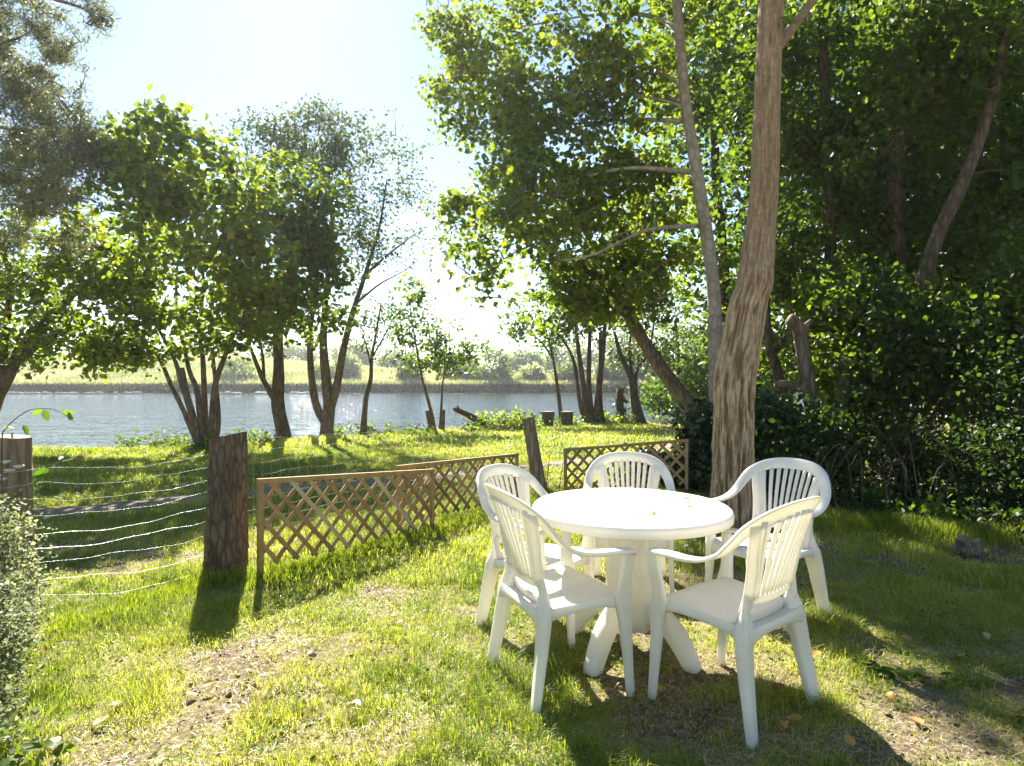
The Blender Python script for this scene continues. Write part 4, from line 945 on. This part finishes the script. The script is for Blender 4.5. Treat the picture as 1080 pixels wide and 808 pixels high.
for i, (x, y, f, lab) in enumerate([
        (.215, 2.76, 24, 'white plastic armchair at the left front of the table, its back towards us'),
        (.925, 2.57, 128, 'white plastic armchair at the right front, nearest to the viewer, with its back towards us'),
        (.15, 3.45, -36, 'white plastic armchair at the left rear, half hidden by the left front chair'),
        (1.50, 3.60, 216, 'white plastic armchair at the right rear in front of the furrowed trunk'),
        (.79, 4.07, 262, 'white plastic armchair behind the table, facing us, only its back showing')]):
    zz = float(height(x, y)) + .004; rz = R(f - 90)
    zz -= (0, 0, .04, .025, .045)[i]
    if i == 0: c = chair; c.location = (x, y, zz); c.rotation_euler = (0, 0, rz)
    else: c = dup(chair, (x, y, zz), rz)
    tag(c, lab, 'chair', CH)

# ------------------------------------------------------------------ grass
def grass_blades():
    m_ = MB()
    def lay(n, y0, y1, h, wd, power, tuft, xlim=1.0, hvar=.4):
        y = y0 + (y1 - y0) * rng.uniform(0, 1, n) ** power
        x = (rng.uniform(-1, 1, n)) * (.88 * y + 1.5) * xlim
        if tuft:
            k = n // tuft; cx, cyy = x[:k], y[:k]
            x = np.repeat(cx, tuft) + rng.normal(0, .028, k * tuft) * (1 + np.repeat(cyy, tuft) * .06); y = np.repeat(cyy, tuft) + rng.normal(0, .028, k * tuft) * (1 + np.repeat(cyy, tuft) * .06); n = len(x)
        ok = (y < shore(x) + .15) & (pathdist(x, y) > .33 + .12 * rng.normal(size=n))
        g_ = greenness(x, y); ok &= rng.uniform(0, 1, n) < g_ * 1.05 + .03
        x, y, g_ = x[ok], y[ok], g_[ok]; n = len(x)
        z = height(x, y)
        patch = fbm2(x, y, 2.3, 3, 44)
        hh = h * (1 - hvar + 2 * hvar * patch) * rng.uniform(.5, 1.25, n) * (.55 + .6 * g_)
        a = rng.uniform(0, 2 * math.pi, n); sd = np.stack([np.cos(a), np.sin(a), 0 * a], 1) * (wd * rng.uniform(.6, 1.3, n))[:, None]
        an = a + math.pi / 2 + rng.normal(0, .5, n); bend = rng.uniform(.15, 1.5, n) * hh
        ln = np.stack([np.cos(an), np.sin(an), 0 * an], 1) * bend[:, None]
        b = np.stack([x, y, z - .004], 1); up = np.stack([0 * hh, 0 * hh, hh], 1)
        v = np.stack([b - sd, b + sd, b + up * .62 + ln * .3 + sd * .7, b + up * .62 + ln * .3 - sd * .7, b + up * .85 + ln], 1).reshape(-1, 3)
        i = np.arange(n)[:, None] * 5
        r = np.clip(.34 + .75 * (fbm2(x, y, .8, 3, 61) - .5) + rng.normal(0, .14, n) + .25 * (1 - g_) + (rng.uniform(0, 1, n) < .05) * .45, 0, 1)
        m_.add(v, i + [0, 1, 2, 3], i + [3, 2, 4], rnd=np.repeat(r, 5))
    lay(300000, 1.05, 4.2, .031, .0014, .8, 0)
    lay(170000, 1.05, 4.6, .060, .0016, .85, 26, hvar=.75)
    lay(150000, 4.0, 8.0, .055, .0030, .9, 0)
    lay(76000, 4.0, 8.0, .085, .0030, .9, 20, hvar=.6)
    lay(170000, 7.5, 14.5, .07, .0065, .85, 0)
    lay(110000, 14, 27, .10, .013, .9, 0)
    # longer grass along the foot of the fence and the trellis
    def strip_of(A_, B_, n, spread, h):
        u = rng.uniform(0, 1, n); c = np.asarray(A_)[:2] + (np.asarray(B_) - np.asarray(A_))[:2] * u[:, None] + rng.normal(0, spread, (n, 2)); k = np.repeat(c, 16, 0) + rng.normal(0, .03, (n * 16, 2))
        x, y = k[:, 0], k[:, 1]; z = height(x, y); N_ = len(x); hh = h * rng.uniform(.35, 1.2, N_); a = rng.uniform(0, 6.28, N_)
        sd = np.stack([np.cos(a), np.sin(a), 0 * a], 1) * .0026; an = rng.uniform(0, 6.28, N_); ln = np.stack([np.cos(an), np.sin(an), 0 * an], 1) * (hh * rng.uniform(.1, .8, N_))[:, None]
        b = np.stack([x, y, z], 1); up = np.stack([0 * hh, 0 * hh, hh], 1)
        v = np.stack([b - sd, b + sd, b + up * .62 + ln * .3 + sd * .7, b + up * .62 + ln * .3 - sd * .7, b + up * .93 + ln], 1).reshape(-1, 3); i = np.arange(N_)[:, None] * 5
        m_.add(v, i + [0, 1, 2, 3], i + [3, 2, 4], rnd=np.repeat(np.clip(rng.normal(.3, .15, N_), 0, 1), 5))
    strip_of(on_ground(272, 4.1), on_ground(456, 5.6), 420, .09, .085); strip_of(on_ground(456, 5.6), on_ground(560, 7.2), 260, .12, .09)
    strip_of(on_ground(60, 3.3), on_ground(240, 4.2), 150, .09, .08); strip_of(on_ground(215, 4.15), on_ground(262, 4.2), 50, .08, .11)
    strip_of(on_ground(560, 7.7), on_ground(735, 7.3), 300, .15, .08); strip_of(on_ground(860, 6.0), on_ground(1080, 5.3), 420, .16, .16)
    return tag(m_.build('lawn_grass', M['grass'], smooth=False), 'sunlit tufty lawn grass', kind='stuff')
grass_blades()
cr_ = MB(); n = 16000; y = 1.1 + rng.uniform(0, 1, n) * 4.2; x = rng.uniform(-1, 1, n) * (.88 * y + .2); ok = rng.uniform(0, 1, n) > greenness(x, y) * 1.6; x, y = x[ok], y[ok]; n = len(x)
sz = rng.uniform(.002, .008, n) * (1 + (rng.uniform(0, 1, n) < .06) * 1.3); c = np.stack([x, y, height(x, y) + sz * .3], 1)
oc = np.array([[1, 0, 0], [0, 1, 0], [-1, 0, 0], [0, -1, 0], [0, 0, 1], [0, 0, -1]], float)
v = c[:, None] + (oc[None] * rng.uniform(.6, 1.3, (n, 6, 1)) + rng.normal(0, .22, (n, 6, 3))) * sz[:, None, None]
i = np.arange(n)[:, None] * 6
cr_.add(v.reshape(-1, 3), *[i + f for f in ([0, 1, 4], [1, 2, 4], [2, 3, 4], [3, 0, 4], [1, 0, 5], [2, 1, 5], [3, 2, 5], [0, 3, 5])])
tag(cr_.build('soil_crumbs', plain_mat('soil_crumb', (.07, .05, .034), (.22, .17, .12), 40, .95, .2, .002, spec=.1), smooth=False), 'crumbs of bare soil in the worn lawn', kind='stuff')
sw = MB(); n = 26000; y = 1.1 + rng.uniform(0, 1, n) ** 1.2 * 5; x = rng.uniform(-1, 1, n) * (.88 * y + .2); ok = (fbm2(x, y, 2.8, 3, 90) > .42) & (x < 2.6); x, y = x[ok], y[ok]; n = len(x)
a = rng.uniform(0, 6.28, n); L = rng.uniform(.012, .05, n); c = np.stack([x, y, height(x, y) + rng.uniform(.004, .022, n)], 1)
ax = np.stack([np.cos(a), np.sin(a), rng.normal(0, .18, n)], 1); sd = np.stack([-np.sin(a), np.cos(a), 0 * a], 1) * .0009; bn = np.array([0, 0, 1]) * (L * rng.uniform(0, .25, n))[:, None]
v = np.stack([c - sd, c + sd, c + ax * L[:, None] * .5 + sd + bn, c + ax * L[:, None] * .5 - sd + bn, c + ax * L[:, None]], 1).reshape(-1, 3); i = np.arange(n)[:, None] * 5
sw.add(v, i + [0, 1, 2, 3], i + [3, 2, 4], rnd=np.repeat(rng.uniform(.55, .95, n), 5))
tag(sw.build('dead_straw', leaf_mat('straw', [(.1, (.2, .15, .08)), (.6, (.42, .34, .19)), (1., (.6, .52, .36))], .2, (1, 1, 1), nsc=2), smooth=False), 'dead straw lying in the lawn', kind='stuff')
# clover and plantain leaves among the grass
cv = MB(); n = 9000; y = 1.2 + rng.uniform(0, 1, n) * 4.6; x = rng.uniform(-1, 1, n) * (.88 * y + .2); ok = (fbm2(x, y, 2.0, 3, 77) > .53) & (greenness(x, y) > .25)
x, y = x[ok], y[ok]; n = len(x); c = np.stack([x, y, height(x, y) + rng.uniform(.01, .05, n)], 1)
leaves_at(cv, c, .022, .42, 3.0, True, 0, .1)
for cx, cyy, k in ((-.02, 1.86, 26), (1.18, 1.62, 30), (2.05, 2.3, 30), (-1.7, 1.75, 26), (1.75, 2.75, 24), (.55, 1.75, 20)):
    a = rng.uniform(0, 6.28, k); q = np.stack([cx + rng.normal(0, .07, k), cyy + rng.normal(0, .05, k)], 1); c = np.stack([q[:, 0], q[:, 1], height(q[:, 0], q[:, 1]) + rng.uniform(.008, .03, k)], 1)
    leaves_at(cv, c, .075, .3, 2.2, True, -.2, .15)
tag(cv.build('lawn_weeds', M['weed'], smooth=False), 'clover and small weeds in the lawn', kind='stuff')

# ------------------------------------------------------------------ shrub and bramble at the left edge
def left_shrub():
    base = np.array([-1.95, 2.35, 0.]); st, cr = MB(), MB()
    blobs = [((-2.66, 2.95, .35), (.2, .35, .42), 130), ((-2.29, 2.45, .2), (.2, .35, .28), 130), ((-1.99, 2.0, .06), (.2, .36, .16), 80), ((-2.72, 2.9, .62), (.16, .25, .2), 50), ((-2.42, 2.3, .4), (.2, .3, .25), 60)]
    cl = np.concatenate([ell_points(k, np.array(c), np.array(r), .6) for c, r, k in blobs]); cl = cl[cl[:, 2] > .02]
    for c in cl[rng.permutation(len(cl))[:110]]:
        q = twig(st, np.array([c[0] - rng.uniform(.0, .12), c[1] + rng.normal(0, .12), .0]), c, .004, .0012, 4, 7, .03)
    pc = np.repeat(cl, 85, 0) + rng.normal(size=(len(cl) * 85, 3)) * .055; pc = pc[pc[:, 2] > .01]
    leaves_at(cr, pc, .020, .45, .9, False, .1)
    e = tag(empty('small_leaved_shrub', base), 'grey-green small-leaved shrub spilling over the grass at the left edge', 'shrub')
    st.build('stems', M['bark_mid'], e, origin=base); cr.build('leaves', M['grey'], e, smooth=False, origin=base)
left_shrub()
make_shrub('broadleaf_weed', 'bright broad-leaved weed at the foot of the left shrub', [(np.array([-1.72, 1.98, .05]), np.array([.13, .2, .05]), 18)], M['weed'], .045, 7, .05, six=True, stems=10)
bb = np.array([-2.75, 3.25, .3]); e = tag(empty('bramble_shoot', bb), 'arching bramble shoot with a few bright leaves over the grey post stub', 'bramble')
st, lf = MB(), MB()
sp = smoothpath([W(2, 560, 3.2), W(2, 470, 3.2), W(6, 452, 3.2), W(28, 434, 3.2), W(48, 431, 3.25), W(62, 434, 3.3), W(80, 446, 3.3)], 30); st.tube(sp, np.linspace(.004, .0014, 30), 5)
sp2 = smoothpath([W(20, 520, 3.1), W(44, 500, 3.1), W(62, 488, 3.1), W(70, 478, 3.1)], 16); st.tube(sp2, np.linspace(.003, .001, 16), 5)
leaves_at(lf, np.array([W(3, 452, 3.19), W(8, 450, 3.2), W(14, 456, 3.19), W(24, 448, 3.2), W(44, 430, 3.24), W(46, 432, 3.26), W(64, 434, 3.3), W(77, 444, 3.3), *sp2[5::2]]), .06, .3, .5, True, .3)
st.build('stem', M['bark_mid'], e, origin=bb); lf.build('leaves', M['lime'], e, smooth=False, origin=bb)
tw = MB()
for k in range(3): twig(tw, on_ground(575 + 14 * k, 7.5), on_ground(577 + 16 * k, 7.5) + [.04, 0, rng.uniform(.4, .6)], .007, .003, 5, 8, .05)
tag(tw.build('dead_stems', M['bark_mid'], origin=on_ground(585, 7.5)), 'few dead dark stems standing right of the leaning post', 'twigs')

# ------------------------------------------------------------------ stump, stones, fallen leaves
def rock(name, label, c, s, cat='stone', mat=None, group=None, seed=1):
    n1_, n2_ = 26, 18; th_ = np.linspace(0, 2 * math.pi, n1_, endpoint=False); ph = np.linspace(.03, math.pi - .03, n2_)
    r_ = np.array([np.stack([np.cos(th_) * math.sin(p_), np.sin(th_) * math.sin(p_), np.full(n1_, -math.cos(p_))], 1) for p_ in ph])
    r_ = r_ * (1 + .9 * (fbm(r_ * 1.6 + seed * 3.3, 4, seed) - .5))[..., None] * s
    m_ = MB(); m_.loft(r_ + c); return tag(m_.build(name, mat or M['rock'], origin=c), label, cat, group)
p = on_ground(1022, 4.85); e = stump('rotten_stump', 'small broken reddish stump in the shady grass at the right', p - [0, 0, .03], .12, .085, .15, M['post'], ragged=.09)
rock('fallen_bark', 'broken bark piece lying against the small reddish stump', p + [-.09, -.1, .05], np.array([.08, .05, .045]), 'bark piece', M['post'], seed=4)
for px, Y, s, lab in ((866, 6.1, (.11, .08, .06), 'flat grey stone at the lawn edge right of the rear chair'), (985, 5.75, (.14, .09, .07), 'grey stone at the lawn edge near the reddish stump')):
    q = on_ground(px, Y); rock('edge_stone', lab, q + [0, 0, .02], np.array(s), seed=int(px))
LG = {'pale': ('pale dry leaf lying on the sunny grass in front', .7), 'yellow': ('yellow fallen leaf lying in the grass', .1), 'orange': ('orange-brown fallen leaf lying in the grass', .38), 'red': ('small red fallen leaf by the nearest chair legs', 1.0)}
def fallen(px, py, kind, size, z=None, label=None, name='fallen_leaf', group=True):
    Y = 838 / (py - 412.8) if z is None else (EYE - z) * 640 / (py - 400); c = W(px, py, Y)
    c[2] = (float(height(c[0], c[1])) + rng.uniform(.018, .04)) if z is None else z
    m_ = MB(); a = rng.uniform(0, 6.28); nrm = np.array([[rng.normal(0, .28), rng.normal(0, .28), 1]]); nrm /= np.linalg.norm(nrm); ax = np.array([[math.cos(a), math.sin(a), 0]]); ax -= nrm * np.sum(ax * nrm); ax /= np.linalg.norm(ax)
    t = np.linspace(0, 1, 9); sd = np.cross(nrm, ax)[0]; P = []
    for tt in t:
        w_ = size * .34 * math.sin(math.pi * min(1, tt ** .8)) ** .8 + .0008
        mid = ax[0] * size * tt + nrm[0] * size * (.16 * math.sin(math.pi * tt) * (1 if a > 3 else -.3) + .02)
        P.append([mid + sd * w_ * s_ + nrm[0] * w_ * .35 * abs(s_) for s_ in (-1, -.5, 0, .5, 1)])
    m_.grid(np.array(P) + c); m_.r = [np.full(45, LG[kind][1] + rng.uniform(-.05, .05))]
    m_.tube([c, c - ax[0] * size * .3 + nrm[0] * size * .06], [.0008, .0006], 4); o = m_.build(name, M['yleaf'], origin=c)
    return tag(o, label or LG[kind][0], 'leaf', (kind + ' fallen leaves on the lawn') if group else None)
for px, py, k, s in [(366, 752, 'pale', .07), (425, 660, 'pale', .05), (332, 731, 'pale', .04), (242, 753, 'pale', .05), (195, 737, 'pale', .05), (98, 771, 'pale', .06), (125, 750, 'pale', .06), (328, 692, 'pale', .04), (534, 718, 'pale', .05), (50, 785, 'pale', .08),
                     (443, 737, 'yellow', .05), (213, 731, 'yellow', .05), (412, 658, 'yellow', .05), (846, 770, 'yellow', .06), (697, 735, 'yellow', .05), (935, 740, 'yellow', .05), (942, 684, 'yellow', .06), (1012, 700, 'yellow', .05), (1058, 712, 'yellow', .05), (860, 700, 'yellow', .05), (1075, 762, 'yellow', .06),
                     (279, 735, 'orange', .035), (373, 739, 'orange', .03), (485, 742, 'orange', .035), (827, 773, 'orange', .05), (822, 785, 'orange', .04), (858, 700, 'orange', .05), (973, 768, 'orange', .06), (1003, 648, 'orange', .05), (962, 680, 'orange', .05), (1040, 676, 'orange', .05), (45, 690, 'orange', .05), (208, 679, 'orange', .05), (640, 520 + 175, 'orange', .05), (900, 800, 'yellow', .05),
                     (814, 739, 'red', .06)]:
    fallen(px, py, k, s)
for px, py, k, lab in ((683, 541, 'yellow', 'yellow-green leaf lying in the middle of the white table'), (725, 525.5, 'orange', 'brown curled leaf near the far right rim of the white table'), (728, 533, 'orange', 'brown leaf in the shadow streak on the white table')):
    fallen(px, py, k, .05, z=TC[2] + TZ + .004, label=lab, group=False, name='table_leaf')

# ------------------------------------------------------------------ added haze volume, stands in for the veiling sun glare
hz = MB(); hz.box((0, 111, 6.6), [(1, 0, 0), (0, 1, 0), (0, 0, 1)], [264, 144, 9.4])
m, n_, out = new_mat('glare_haze')
pv = N(n_, 'ShaderNodeVolumePrincipled'); pv.inputs['Color'].default_value = (.93, .95, 1, 1); pv.inputs['Density'].default_value = .00042; pv.inputs['Anisotropy'].default_value = .55
n_.links.new(pv.outputs[0], out.inputs['Volume'])
tag(hz.build('glare_haze', m, smooth=False), kind='stuff')
